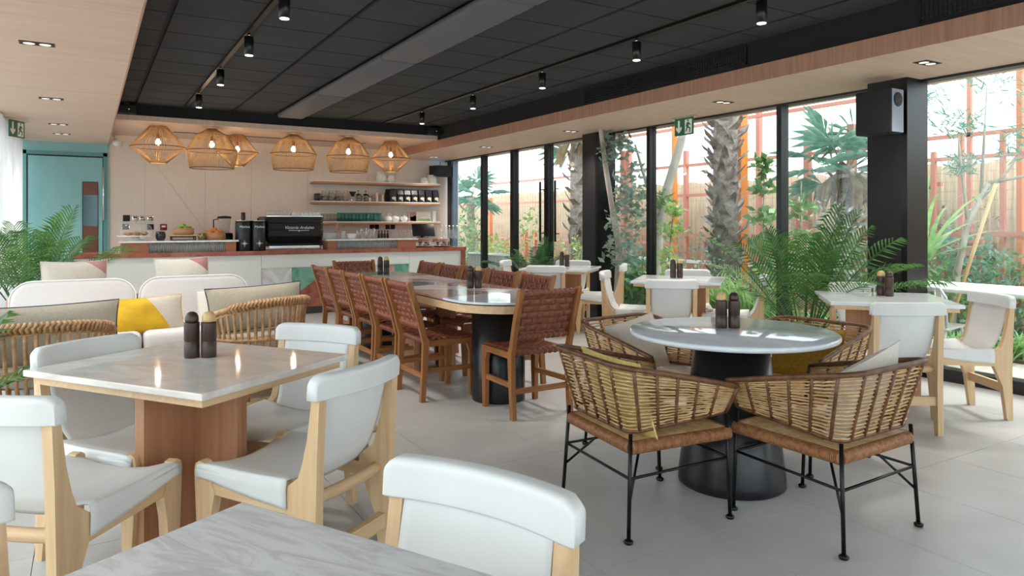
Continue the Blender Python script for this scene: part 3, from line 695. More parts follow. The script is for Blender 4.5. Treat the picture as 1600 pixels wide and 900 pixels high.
# ================================================================ lounge corner: sofa, rattan armchairs, cushions
rg = B(-.45, 1.55, 4.15, 6.05, .0005, .012).build('jute_rug', 'jute'); tag(rg, 'woven jute rug under the lounge seats', 'rug')
sf = thing('sofa', 'white two-seat sofa with rounded back cushions, facing the camera', 'sofa', (.36, 6.55, 0))
MB().rbox((0, 0, .20), (1.86, .86, .16), .03, 2).build('base', 'sofafabric', sf)
for s in (-1, 1):
    MB().rbox((s * .455, -.03, .355), (.90, .80, .17), .05, 3).build('seat_cushion', 'sofafabric', sf)
    def bc(u, v, s=s): pass
    m = MB(); prof = []                                     # rounded-top back cushion
    w2, h2, r2 = .45, .405, .16
    out = [(-w2, 0), (w2, 0)] + [(w2 - r2 + r2 * math.cos(R(a)), h2 - r2 + r2 * math.sin(R(a))) for a in range(0, 91, 15)] + [(-w2 + r2 + r2 * math.cos(R(a)), h2 - r2 + r2 * math.sin(R(a))) for a in range(90, 181, 15)]
    bm = bmesh.new(); vv = [bm.verts.new((x, -.10, z)) for x, z in out]; f0 = bm.faces.new(vv)
    ex = bmesh.ops.extrude_face_region(bm, geom=[f0]); nv = [g_ for g_ in ex['geom'] if isinstance(g_, bmesh.types.BMVert)]
    bmesh.ops.translate(bm, verts=nv, vec=(0, .20, 0)); bmesh.ops.recalc_face_normals(bm, faces=bm.faces[:])
    bmesh.ops.bevel(bm, geom=[e for e in bm.edges if abs(e.verts[0].co.y - e.verts[1].co.y) < 1e-5], offset=.045, segments=3, affect='EDGES', profile=.5)
    bm.verts.index_update(); m.add([v.co.copy() for v in bm.verts], [[v.index for v in f.verts] for f in bm.faces], True); bm.free()
    o = m.build('back_cushion', 'sofafabric', sf, (s * .455, .31, .40)); o.rotation_euler = (R(-9), 0, 0)
    pp = [(x * .985, 0, z * .985 + .004) for x, z in out]
    MB().tube([(p[0], -.085, p[2]) for p in pp], .006, 6, True).build('piping', 'white', o); MB().tube([(p[0], .085, p[2]) for p in pp], .006, 6, True).build('piping', 'white', o)
MB().rbox((0, .40, .42), (1.86, .06, .50), .025, 2).build('back_frame', 'cherryX', sf)
for x in (-.85, .85):
    for y in (-.36, .36): MB().lathe([(.015, 0), (.022, .13)], 12, (x, y, 0)).build('leg', 'cherryZ', sf)
# sofa turned to the bar, only its cushions rise above the white one
s2 = thing('bench_seat', 'upholstered bench behind the white sofa, facing the bar', 'bench', (.30, 7.45, 0))
MB().rbox((0, 0, .36), (1.9, .62, .20), .04, 2).build('seat', 'linenpale', s2); MB().box((0, 0, .14), (1.8, .5, .28)).build('plinth', 'cherryX', s2)
CG = 'scatter cushions in the lounge'
cushion('beige cushion with a pink corner above the left half of the sofa', .50, .48, .16, (-.10, 7.24, .715), R(4), R(-14), 'linenpale', R(0), ('pinkvelvet', .62, .8, .235), None, CG)
cushion('cream and pink cushion above the right half of the sofa', .47, .48, .16, (.76, 7.26, .72), R(4), R(-14), 'creamfabric', R(-1), ('pinkvelvet', .62, .8, .215), None, CG)
cushion('yellow and white two-tone cushion on the white sofa', .62, .30, .16, (.36, 6.33, .545), R(5), R(-22), 'yellowvelvet', R(-2), ('linenpale', .85, .5, .10), None, CG)
cushion('plain white cushion on the right of the sofa', .42, .30, .14, (.98, 6.35, .575), R(0), R(-18), 'creamfabric', 0, None, None, CG)
def armchair():
    t = thing('rattan_armchair', 'x', 'armchair'); N = 40
    def rim(k, z, ro):      # horseshoe open to +y, highest at the back
        a = R(180 + 24 - k * 228 - 0) if False else R(200 + k * 140 + 0) if False else R(-204 + k * 228 + 0)
        a = R(168 + k * 204)
        return Vector((math.cos(a) * ro, math.sin(a) * ro * .92, z))
    def top(k): return rim(k, .70 - .12 * abs(2 * k - 1) ** 2.2, .37)
    def midp(k): return rim(k, .43, .335)
    def bot(k): return rim(k, .20, .285)
    MB().tube([top(i / N) for i in range(N + 1)], .021, 10).build('top_rail', 'rattanpale', t)
    wr_ = MB()
    for i in range(34):
        k = .18 + .64 * i / 33; p = top(k); d = (top(k + .01) - top(k - .01)).normalized()
        a = d.cross(Vector((0, 0, 1))).normalized(); b = d.cross(a)
        wr_.tube([p + (a * math.cos(R(q)) + b * math.sin(R(q))) * .025 + d * (q / 360 * .018) for q in range(0, 360, 45)], .0105, 6, True)
    o = wr_.build('rail_binding', 'rattanpale', t); o['kind'] = 'stuff'
    MB().tube([top(i / N) - Vector((0, 0, .035)) for i in range(3, N - 2)], .007, 6).build('under_rail', 'rattanpale', t)
    MB().tube([midp(i / N) for i in range(N + 1)], .013, 8).build('middle_rail', 'rattanpale', t)
    MB().tube([bot(i / N) for i in range(N + 1)], .014, 8).build('lower_rail', 'rattanpale', t)
    ns = 25
    for i in range(ns + 1):
        k = i / ns; MB().tube([top(k), top(k).lerp(midp(k), .5) * 1.0, midp(k), bot(k)], .0115, 6).build('spindle', 'rattanpale', t)
    MB().lathe([(0, .36), (.29, .36), (.31, .38), (.31, .43), (.28, .45), (0, .455)], 28).build('seat', 'linen', t)
    for x in (-.22, .22):
        for y in (-.2, .2): MB().tube([(x, y, .36), (x * 1.15, y * 1.15, 0)], .016, 8).build('leg', 'rattanpale', t)
    MB().tube([(.24 * math.cos(R(a)), .24 * math.sin(R(a)), .2) for a in range(0, 360, 15)], .01, 6, True).build('foot_ring', 'rattanpale', t)
    return t
ac = armchair(); kids(ac)
ac.location = (-.24, 4.96, .012); ac.rotation_euler = (0, 0, R(4)); ac['label'] = 'round-backed rattan armchair at the left edge holding a long grey cushion'; ac['group'] = 'rattan spindle armchairs'
copy_tree(ac, (1.10, 5.60, .012), R(26), 'round-backed rattan armchair between the sofa and the woven chairs', 'rattan spindle armchairs')
cushion('long grey linen cushion with navy edge in the left rattan armchair', .82, .38, .15, (-.24, 4.99, .615), R(2), R(-14), 'linen', R(-1), None, 'navy', CG)
cushion('grey linen cushion with navy piping in the right rattan armchair', .72, .34, .15, (1.10, 5.63, .64), R(6), R(-14), 'linen', R(-2), None, 'navy', CG)
# ================================================================ the bar
def text_mb(txt, size, depth=.002, shear=0.0):
    cu_ = bpy.data.curves.new('lettering', 'FONT'); cu_.body = txt; cu_.size = size; cu_.extrude = depth; cu_.shear = shear; cu_.align_x = 'CENTER'; cu_.align_y = 'CENTER'
    o = bpy.data.objects.new('lettering', cu_); COL.objects.link(o); bpy.context.view_layer.update()
    me = bpy.data.meshes.new_from_object(o.evaluated_get(bpy.context.evaluated_depsgraph_get())); me.materials.clear()
    bpy.data.objects.remove(o); return me
CF = 9.95; CT = .90
ct = thing('bar_counter', 'long white bar counter with red stone top and inlaid stone panels', 'counter', (0, 0, 0))
XA, XB = -.15, 5.03
MB().b2(XA, XB, CF + .06, CF + .66, .10, .845).build('body', 'counterwhite', ct)
MB().b2(XA + .03, XB, CF + .09, CF + .6, 0, .10).build('plinth', nmat('plinthbrown', lin('#4a4340'), .6), ct)
MB().b2(XA - .03, XB + .08, CF - .01, CF + .70, .845, CT).build('worktop', 'redstone', ct)
MB().b2(XB, XB + .07, CF + .005, CF + .70, 0, .845).build('end_panel', 'redstone', ct)
p1, p2 = xat(409, CF), xat(640.5, CF)
def fpanel(x0, x1, z0, z1, mat='counterwhite', dy=0): MB().b2(x0 + .0025, x1 - .0025, CF + .03 + dy, CF + .06, z0, z1).build('front_panel', mat, ct)
for a, b in ((XA, .95), (.95, p1)): fpanel(a, b, .10, .842)
fpanel(p1, p2, .662, .842); fpanel(p2, XB, .10, .842)
def inlay(poly, mat): wallpanel(poly, CF + .06, .012, 'stone_panel', mat, ct)
q = [xat(p, CF) for p in (409, 457, 521, 560, 586, 606, 618, 640)]; zt, zb2 = .66, .10
inlay([(q[0], zb2), (q[1], zb2), (q[1], zt), (q[0], zt)], 'marble')
inlay([(q[1], .24), (q[2], zt), (q[1], zt)], 'greenstone'); inlay([(q[1], zb2), (q[2], zb2), (q[2], zt), (q[1], .24)], 'redstone')
inlay([(q[2], zb2), (q[3], zb2), (q[2], zt)], 'darkstone'); inlay([(q[3], zb2), (q[3], zt), (q[2], zt)], 'marble')
inlay([(q[3], zb2), (q[4], zb2), (q[4], zt), (q[3], zt)], 'greenstone'); inlay([(q[4], zb2), (q[5], zb2), (q[5], zt), (q[4], zt)], 'marble')
inlay([(q[5], zb2), (q[6], zb2), (q[6], zt), (q[5], zt)], 'pinkstone'); inlay([(q[6], zb2), (q[7], zb2), (q[7], zt), (q[6], zt)], 'greenstone')
bc = thing('back_counter', 'low red stone back counter under the wall shelves', 'counter', (0, 0, 0))
MB().b2(1.2, 5.7, 11.92, 12.46, 0, .93).build('body', 'counterwhite', bc); MB().b2(1.15, 5.75, 11.88, 12.47, .93, .98).build('worktop', 'redstone', bc)
nmat('terracotta', lin('#a5694b'), .6)
def display(label, pl, a, b, pr, topy):
    Y = CF + .08; x0, x1, x2, x3 = [xat(p, Y) for p in (pl, a, b, pr)]; zt_ = zat((pl + pr) / 2, topy, Y)
    t = thing('display_case', label, 'display case', ((x0 + x3) / 2, Y, CT)); c = (x0 + x3) / 2; h = zt_ - CT
    MB().b2(x0 - c, x1 - c - .002, 0, .38, 0, h - .022).build('end_block', 'terracotta', t); MB().b2(x2 - c + .002, x3 - c, 0, .38, 0, h - .022).build('end_block', 'terracotta', t)
    MB().b2(x1 - c, x2 - c, .35, .37, 0, h - .022).build('back_board', 'counterwhite', t)
    MB().b2(x0 - c - .03, x3 - c + .03, -.02, .40, h - .022, h).build('top_slab', 'marble', t)
    n = int((x2 - x1) / .022); m = MB()
    for k in range(n): m.tube([(x1 - c + (k + .5) * (x2 - x1) / n, .012, .002), (x1 - c + (k + .5) * (x2 - x1) / n, .012, h - .024)], .0105, 6)
    o = m.build('ribbed_glass', 'ribbedglass', t); o['kind'] = 'stuff'
    return t, c, CT + h, (x1, x2), Y
d1, c1, zt1, sp1, YD = display('display case with ribbed glass under the fruit bowls', 190, 232, 352, 369, 376)
d2, c2, zt2, sp2, YD = display('display case with ribbed glass right of the coffee machine', 512, 526, 621, 650, 373)
def inside(x, mat, label): tag(MB().lathe([(.05, 0), (.085, .06), (.08, .06), (.046, .006)], 20).build('bowl', mat, None, (x, YD + .2, CT)), label, 'bowl')
inside(lerp(*sp1, .28), nmat('walnutbowl', lin('#6e4230'), .5), 'brown bowl behind ribbed glass under the fruit')
inside(lerp(*sp2, .17), 'porcelain', 'white bowl at the left behind the ribbed glass'); inside(lerp(*sp2, .45), 'porcelain', 'white bowl in the middle behind the ribbed glass')
YI = YD + .17
def at(px): return xat(px, YI)
SC = 10.3 / FOC / 1.02        # metres per pixel around the counter
# cake stand with glass dome and pastries
x = at(213); t = thing('cake_stand', 'white cake stand with a clear dome on the fruit display', 'cake stand', (x, YI, zt1))
MB().lathe([(.10, 0), (.09, .008), (.04, .02), (.035, .04), (.05, .05), (.215, .056), (.22, .066), (0, .066)], 36).build('stand', 'porcelain', t)
MB().lathe([(.195, .068), (.19, .13), (.165, .19), (.10, .222), (0, .232)], 36).build('dome', 'clearglass', t); MB().lathe([(.008, .23), (.008, .25), (.02, .262), (.015, .278), (0, .28)], 16).build('knob', 'clearglass', t)
noisy('pastry', lin('#c08a4e'), lin('#8a5426'), (30, 30, 30), .6)
for k, (dx, dy) in enumerate([(-.09, 0), (.0, -.085), (.09, .0), (0, .085)]):
    tag(MB()  .ico((0, 0, .028), .05, 2, (1.2, .75, .55), .06).build('pastry', 'pastry', None, (x + dx, YI + dy, zt1 + .066), k * 1.1), ['left', 'front', 'right', 'rear'][k] + ' golden pastry under the cake dome', 'pastry', 'pastries under the dome')
x = at(251); t = thing('candle_jar', 'dark glass candle jar on the fruit display', 'candle', (x, YI, zt1))
MB().lathe([(.04, 0), (.058, .03), (.06, .08), (.05, .118), (.046, .118), (.055, .08), (.052, .03), (0, .015)], 24).build('jar', nmat('smoke', lin('#2e2f30'), .15), t)
MB().lathe([(0, .085), (.05, .085), (0, .09)], 20).build('wax', 'paleknobZ', t); emis('flame', (1, .5, .15), 6); MB().ico((0, 0, .1), .008, 1, (1, 1, 1.8)).build('flame', 'flame', t)
x = at(286); t = thing('serving_stand', 'black wire stand carrying a pale wooden board', 'stand', (x, YI, zt1))
m = MB()
for sx in (-.14, .14):
    for sy in (-.09, .09): m.bar((sx, sy, 0), (sx, sy, .055), .014, .014)
m.bar((-.14, -.09, .01), (-.14, .09, .01), .012, .012).bar((.14, -.09, .01), (.14, .09, .01), .012, .012).bar((-.14, -.09, .05), (.14, -.09, .05), .012, .02).bar((-.14, .09, .05), (.14, .09, .05), .012, .02).bar((-.14, -.09, .006), (.14, -.09, .006), .012, .012); m.build('frame', 'blackmetal', t)
MB().rbox((.01, 0, .064), (.36, .24, .016), .006, 2).rbox((.21, 0, .064), (.06, .05, .014), .006, 2).build('board', 'paleknobX', t)
noisy('apple', lin('#8ab436'), lin('#6c9a26'), (9, 9, 9), .3); noisy('orangefruit', lin('#e58a1e'), lin('#d9761a'), (40, 40, 40), .45, 2, .1)
def fruitbowl(px, z, rb, h, mat, frt, n, rf, lab, fl_, cat):
    x = at(px); t = MB().lathe([(rb * .86, 0), (rb, .012), (rb, h), (rb * .93, h), (rb * .9, .02), (0, .016)], 32).build('wooden_bowl', mat, None, (x, YI, z)); tag(t, lab, 'bowl')
    for k in range(n):
        a = k * 2 * math.pi / (n - 1); rr = rb * .52 if k < n - 1 else 0; zz = z + h - rf * .1 + (.0 if k < n - 1 else rf * .85)
        o = MB().lathe([(0, -rf * .85), (rf * .6, -rf * .8), (rf, -.1 * rf), (rf * .85, rf * .6), (rf * .35, rf * .85), (0, rf * .7)], 16).build(cat, frt, None, (x + rr * math.cos(a), YI + rr * math.sin(a), zz))
        tag(o, fl_, cat, cat + 's in the bowl')
        if cat == 'apple': MB().tube([(0, 0, rf * .6), (.004, 0, rf * 1.1)], .002, 5).build('stem', 'bark', o)
fruitbowl(287, zt1 + .073, .125, .085, 'cherryX', 'apple', 6, .037, 'wooden bowl of green apples on the serving stand', 'green apple heaped in the raised wooden bowl', 'apple')
fruitbowl(335, zt1, .14, .10, 'cherryX', 'orangefruit', 6, .041, 'wooden bowl of oranges at the right of the fruit display', 'orange heaped in the low wooden bowl', 'orange')
tag(MB().lathe([(.045, 0), (.05, .09), (.045, .09), (.04, .01)], 20).build('brass_cup', nmat('brass', lin('#8a7550'), .35, .6), None, (at(314), YI - .10, zt1)), 'dull brass cup left of the orange bowl', 'cup')
# blender and two bean grinders
x = at(357); t = thing('blender', 'countertop blender with clear jug behind the oranges', 'blender', (x, YD + .51, CT))
MB().rbox((0, 0, .12), (.20, .20, .24), .02, 2).build('motor_base', 'blackmetal', t); MB().lathe([(.065, .24), (.09, .44), (.085, .44), (.06, .245)], 20).build('jug', 'clearglass', t)
MB().lathe([(.092, .44), (.092, .465), (.03, .475)], 20).build('lid', 'blackmatte', t); MB().tube([(-.085, 0, .43), (-.14, 0, .42), (-.14, 0, .29), (-.075, 0, .27)], .009, 6).build('handle', 'blackmetal', t)
for k, px in enumerate((380, 403)):
    x = xat(px, YI - .05); h = .415
    t = thing('coffee_grinder', ('left' if k == 0 else 'right') + ' of two tall black cylindrical coffee grinders', 'coffee grinder', (x, YI - .05, CT), 0, 'black coffee grinders on the bar')
    MB().lathe([(.101, 0), (.103, .01), (.103, .38), (.096, .40), (.05, .405)], 36).build('body', 'black', t)
    MB().lathe([(.10, .40), (.105, .405), (.105, .412), (0, .416)], 32).build('lid', 'chrome', t)
    if k == 0: MB().lathe([(.018, .41), (.03, .43), (.028, .52), (0, .525)], 18).build('knob', 'millZ', t)
    else: MB().lathe([(.008, .41), (.012, .44), (0, .445)], 12).build('knob', 'blackmetal', t)
    o = mobj('lettering', text_mb('Mythos', .045, .001, .25), 'white', t, (0, -.1055, .325)); o.rotation_euler = (R(90), 0, 0)
    m = MB()
    for a in range(0, 180, 30):
        l = .045 if a % 90 == 0 else .024
        m.box((0, -.1035, .10), (2 * l, .002, .0035), 0, Matrix.Rotation(R(a), 4, 'Y'))
    m.build('star_mark', 'white', t)
# espresso machine
x0, x1 = xat(415, YI - .06), xat(507, YI - .06); cxm, wm = (x0 + x1) / 2, x1 - x0
t = thing('espresso_machine', 'large black espresso machine with white script lettering', 'coffee machine', (cxm, YI + .17, CT))
zt3 = zat(460, 338, YI - .06) - CT
m = MB()
for k in range(4):
    za_, zb3 = lerp(.09, zt3, k / 4), lerp(.09, zt3, (k + 1) / 4) - .004; kk = 1 - .05 * max(0, 1 - k) if k == 0 else 1
    wa = wm * (.90 if k == 0 else 1.0)
    prof = [(wa / 2, za_), (wm / 2, zb3)]
    vs = []
    for hw_, z_, dp in ((wa / 2, za_, .20 if k else .17), (wm / 2, zb3, .22)):
        vs += [(-hw_, -dp + .05, z_), (-hw_ + .04, -dp, z_), (hw_ - .04, -dp, z_), (hw_, -dp + .05, z_), (hw_, .25, z_), (-hw_, .25, z_)]
    MB().add(vs, [tuple(range(6))[::-1], tuple(range(6, 12))] + [(i, (i + 1) % 6, 6 + (i + 1) % 6, 6 + i) for i in range(6)]).build('body_panel', 'black', t)
MB().b2(-wm / 2 + .04, wm / 2 - .04, -.15, .24, .05, zt3 - .01).build('inner_body', 'blackmatte', t)
MB().b2(-wm / 2 + .02, wm / 2 - .02, -.2, .25, zt3 - .004, zt3 + .006).build('cup_tray', 'chrome', t)
MB().b2(-wm / 2 + .06, wm / 2 - .06, -.18, .2, .025, .055).build('drip_tray', 'chrome', t)
for sx in (-.4, -.13, .13, .4): MB().lathe([(.02, 0), (.016, .05)], 12, (sx, -.12, 0)).build('foot', 'white', t)
o = mobj('lettering', text_mb('Victoria Arduino', .06, .001, .35), 'white', t, (.05, -.228, zt3 * .66)); o.rotation_euler = (R(90), 0, 0)
MB().prism([(-.14, -.012), (.14, -.012), (.145, -.006), (-.145, -.006)], 0, .003, Matrix.Translation((.05, -.222, zt3 * .66 - .03)) @ RY).prism([(-.014, -.012), (0, -.028), (.014, -.012)], 0, .003, Matrix.Translation((.05, -.222, zt3 * .66 - .03)) @ RY).build('underline_mark', 'white', t)
ng = 13; gm = MB().lathe([(.033, 0), (.030, .075), (.0, .077)], 14).mesh('cup'); cm_ = MB().lathe([(.040, 0), (.036, .03), (.022, .052), (0, .053)], 14).mesh('cup')
for k in range(ng):
    for r_ in range(2):
        o = mobj('cup', gm if k < 6 else cm_, 'clearglass' if k < 6 else 'porcelain', None, (cxm - wm / 2 + .07 + k * (wm - .14) / (ng - 1), YI + .02 + r_ * .1, CT + zt3 + .006))
        tag(o, (ORD[k] + ' clear glass from the left on the espresso machine, %s row' if k < 6 else ORD[k - 6] + ' white cup from the left on the espresso machine, %s row') % ('front', 'back')[r_], 'glass' if k < 6 else 'cup', 'glasses on the machine' if k < 6 else 'cups on the machine')
# things on the right display
def stand(mb, name, mat, px, z, label, cat, group=None, dy=0, Y=None):
    Yp = (Y or YI) + dy; return tag(mb.build(name, mat, None, (xat(px, Yp), Yp, z)), label, cat, group)
for k in range(5): stand(MB().lathe([(.05, 0), (.10, .012), (.105, .016), (0, .012)], 24), 'plate', 'porcelain', 515, zt2 + k * .017, ORD[k] + ' white plate from the bottom of the stack beside the coffee machine', 'plate', 'stacked plates')
t = thing('straw_glass', 'glass full of wooden stirrers on the right display', 'glass', (at(527), YI - .03, zt2))
MB().lathe([(.045, 0), (.05, .11), (.047, .11), (.042, .006)], 18).build('glass', 'clearglass', t)
for k in range(12):
    a = k * 2.1; MB().bar((.02 * math.cos(a), .02 * math.sin(a), .01), (.05 * math.cos(a), .05 * math.sin(a), .21 + .012 * (k % 3)), .009, .004).build('stirrer', nmat('stirrer', lin('#d39a74'), .6), t)
for k in range(3): stand(MB().lathe([(.03, 0), (.05, .055), (.047, .055), (.028, .005)], 20), 'cup', 'porcelain', 535, zt2 + k * .028, ['lowest', 'middle', 'top'][k] + ' white cup in the stack right of the stirrers', 'cup', 'stacked cups', .06)
for k in range(2): stand(MB().lathe([(.05, 0), (.075, .055), (.07, .055), (.046, .006)], 20), 'bowl', 'porcelain', 549, zt2 + k * .02, ['lower', 'upper'][k] + ' of two stacked white bowls on the right display', 'bowl', 'stacked bowls')
for k, px in enumerate((561, 571.5, 581.5)):
    t = thing('cutlery_glass', ['left', 'middle', 'right'][k] + ' of three clear glasses holding spoons', 'glass', (at(px), YI, zt2), 0, 'cutlery glasses')
    MB().lathe([(.036, 0), (.045, .10), (.042, .10), (.033, .006)], 18).build('glass', 'clearglass', t)
    for j in range(4): a = j * 1.7 + k; MB().tube([(.015 * math.cos(a), .015 * math.sin(a), .01), (.045 * math.cos(a), .045 * math.sin(a), .15)], [.003, .007], 6).build('spoon', 'chrome', t)
for k in range(12):
    px = 592 + k * 4.6; Y_ = 12.05 + (k % 2) * .1
    t = tag(MB().lathe([(.022, 0), (.024, .09), (.01, .12), (.01, .15), (0, .152)], 12).build('small_bottle', 'clearglass' if k > 3 else 'smoke', None, (xat(px, Y_), Y_, .98)), ORD[k] + ' small bottle from the left behind the right display', 'bottle', 'small bottles on the back counter')
    MB().lathe([(.012, .142), (.012, .16), (0, .162)], 10).build('cap', 'white' if k > 3 else 'blackmatte', t)
for k in range(9):
    px = 690 + (k % 5) * 6; Y_ = 12.0 + (k // 5) * .14
    t = tag(MB().lathe([(.032, 0), (.034, .15), (.014, .20), (.014, .235), (0, .236)], 14).build('water_bottle', 'clearglass', None, (xat(px, Y_), Y_, .98)), ORD[k % 5] + ' clear water bottle from the left, %s row, by the window' % ('front' if k < 5 else 'back'), 'bottle', 'water bottles')
    MB().lathe([(.017, .228), (.017, .25), (0, .252)], 10).build('cap', 'white', t)
t = thing('order_tablet', 'black touchscreen till on a stand at the end of the bar', 'tablet', (xat(661, YI + .1), YI + .1, zt2), R(-8))
M_ = Matrix.Translation((0, -.02, .10)) @ Matrix.Rotation(R(-22), 4, 'X')
MB().rbox((0, 0, 0), (.36, .02, .21), .008, 2, M=Matrix.Rotation(R(-22), 4, 'X')).build('screen', 'black', t, (0, -.02, .12))
MB().bar((0, .02, .0), (0, .0, .1), .06, .02).box((0, .03, .005), (.16, .14, .01)).build('stand', 'blackmetal', t)
for k, px in enumerate((663, 691)):
    Yq = CF + .22; x = xat(px, Yq); t = thing('biscuit_jar_tray', ('left' if k == 0 else 'right') + ' round tray with low glass jar of biscuits', 'jar', (x, Yq, CT), 0, 'biscuit jars on the bar')
    MB().lathe([(.12, 0), (.135, .012), (.135, .018), (0, .014)], 28).build('tray', 'walnut', t); MB().lathe([(.115, .016), (.12, .03), (.12, .12), (.10, .135), (.0, .14)], 28).build('jar', 'clearglass', t); MB().lathe([(.01, .14), (.02, .15), (.018, .165), (0, .17)], 14).build('knob', 'clearglass', t)
    for j in range(8): a = j * 2.2; MB().ico((.065 * math.cos(a), .065 * math.sin(a), .04 + .03 * (j % 2)), .035, 1, (1, 1, .5)).build('biscuit', 'smoke' if j % 2 else 'pastry', t)

# ================================================================ wall shelves and what stands on them
SY = 12.2; sx0, sx1 = xat(491, SY), xat(688, SY)
SZ = [2.013, 1.659, 1.300]
for k, z in enumerate(SZ):
    t = thing('wall_shelf', ['top', 'middle', 'lowest'][k] + ' timber wall shelf with white upper face behind the bar', 'shelf', (sx0, SY, z), 0, 'wall shelves')
    MB().rbox(((sx1 - sx0) / 2, .14, -.034), (sx1 - sx0, .28, .038), .006, 1, smooth=False).build('board', 'cherryX', t); MB().b2(0, sx1 - sx0, 0, .285, -.015, 0).build('white_face', 'white', t)
YS = SY + .13; SP = 13.0 / FOC
def shelf(mb, name, mat, px, k, label, cat, group=None, dy=0): return tag(mb.build(name, mat, None, (xat(px, YS + dy), YS + dy, SZ[k])), label, cat, group)
def potmesh(r, h):
    vs = []; m = MB(); n = 28; prof = [(.85, 0), (.97, h * .08), (1, h * .5), (.97, h), (.90, h), (.9, h * .3), (.0, h * .28)]
    return m.lathe([(r * a, z) for a, z in prof], n)
for px, r_, h_, lab in ((595.5, .085, .19, 'tallest ribbed white pot, behind the last pendant, on the top shelf'), (610.5, .075, .13, 'short ribbed white pot under the last pendant lamp'), (663, .07, .115, 'smallest white pot towards the right end of the top shelf'), (675, .085, .17, 'white ribbed pot at the right end of the top shelf')):
    t = thing('white_pot', lab, 'pot', (xat(px, YS), YS, SZ[0]), 0, 'white pots'); potmesh(r_, h_).build('pot', 'porcelain', t)
    m = MB()
    for j in range(20): a = j * 2 * math.pi / 20; m.tube([(r_ * .98 * math.cos(a), r_ * .98 * math.sin(a), h_ * .05), (r_ * 1.0 * math.cos(a), r_ * 1.0 * math.sin(a), h_ * .62)], .006, 5)
    m.build('ribs', 'porcelain', t)
shelf(MB().rbox((0, 0, .065), (.09, .12, .13), .008, 1), 'dark_box', 'smoke', 495.5, 1, 'small dark box at the left end of the middle shelf', 'box')
noisy('beans', lin('#4d3020'), lin('#2b1a12'), (60, 60, 60), .6)
for k, (px, mt, nm_) in enumerate(((506.5, 'beans', 'first'), (517.5, 'beans', 'second'), (528.5, 'beans', 'third'), (540, 'pastry', 'fourth, palest'))):
    t = thing('storage_jar', nm_ + ' glass jar from the left on the middle shelf', 'jar', (xat(px, YS), YS, SZ[1]), 0, 'jars on the middle shelf')
    MB().lathe([(.055, 0), (.058, .01), (.058, .13), (.04, .155), (.04, .17), (.036, .17), (.036, .155), (.053, .125), (.052, .008)], 20).build('glass', 'clearglass', t)
    MB().lathe([(.05, .008), (.05, .09), (0, .095)], 18).build('contents', mt, t); MB().lathe([(.043, .168), (.043, .182), (0, .184)], 18).build('lid', 'chrome', t)
t = thing('pour_over_dripper', 'glass pour-over coffee maker with black cone on the middle shelf', 'coffee maker', (xat(551, YS), YS, SZ[1]))
MB().lathe([(.05, 0), (.06, .03), (.02, .09), (.024, .1)], 20).build('carafe', 'clearglass', t); MB().lathe([(.02, .09), (.062, .175), (.058, .175), (.016, .095)], 20).build('cone', 'blackmatte', t)
for k, px in enumerate((560, 571.5)):
    t = thing('coffee_press', ('left' if k == 0 else 'right') + ' of two small coffee presses on the middle shelf', 'coffee press', (xat(px, YS), YS, SZ[1]), 0, 'coffee presses')
    MB().lathe([(.042, 0), (.042, .12), (.039, .12), (.039, .005)], 18).build('beaker', 'clearglass', t)
    m = MB()
    for z in (.01, .06, .115): m.tube([(.044 * math.cos(R(a)), .044 * math.sin(R(a)), z) for a in range(0, 360, 24)], .0035, 5, True)
    for a in (0, 120, 240): m.tube([(.044 * math.cos(R(a)), .044 * math.sin(R(a)), .005), (.044 * math.cos(R(a)), .044 * math.sin(R(a)), .12)], .003, 5)
    m.build('frame', 'blackmetal', t); MB().lathe([(.044, .12), (.03, .14), (0, .145)], 16).build('lid', 'blackmetal', t); MB().lathe([(.003, .14), (.003, .18), (.012, .185), (.01, .2), (0, .202)], 10).build('knob', 'blackmetal', t)
    MB().tube([(.043, 0, .11), (.066, 0, .1), (.066, 0, .03), (.043, 0, .02)], .006, 6).build('handle', 'blackmetal', t)
nmat('paper', lin('#e9ddcf'), .7); nmat('kraft', lin('#b08a72'), .7)
for k, (px, h_, mt) in enumerate(((578, .08, 'paper'), (583.5, .12, 'kraft'), (589, .165, 'paper'), (593.5, .14, 'kraft'), (598, .135, 'paper'))):
    t = thing('paper_cup_stack', 'stack of paper cups, %s from the left, on the middle shelf' % ['first', 'second', 'third and tallest', 'fourth', 'fifth'][k], 'cups', (xat(px, YS), YS, SZ[1]), 0, 'paper cup stacks')
    for j in range(max(2, int(h_ / .022))): MB().lathe([(.026, 0), (.0215, .03), (0, .03)], 14).build('paper_cup', mt, t, (0, 0, j * .022))
nmat('bagblack', lin('#23242c'), .3); nmat('bagpale', lin('#d8d3b6'), .5)
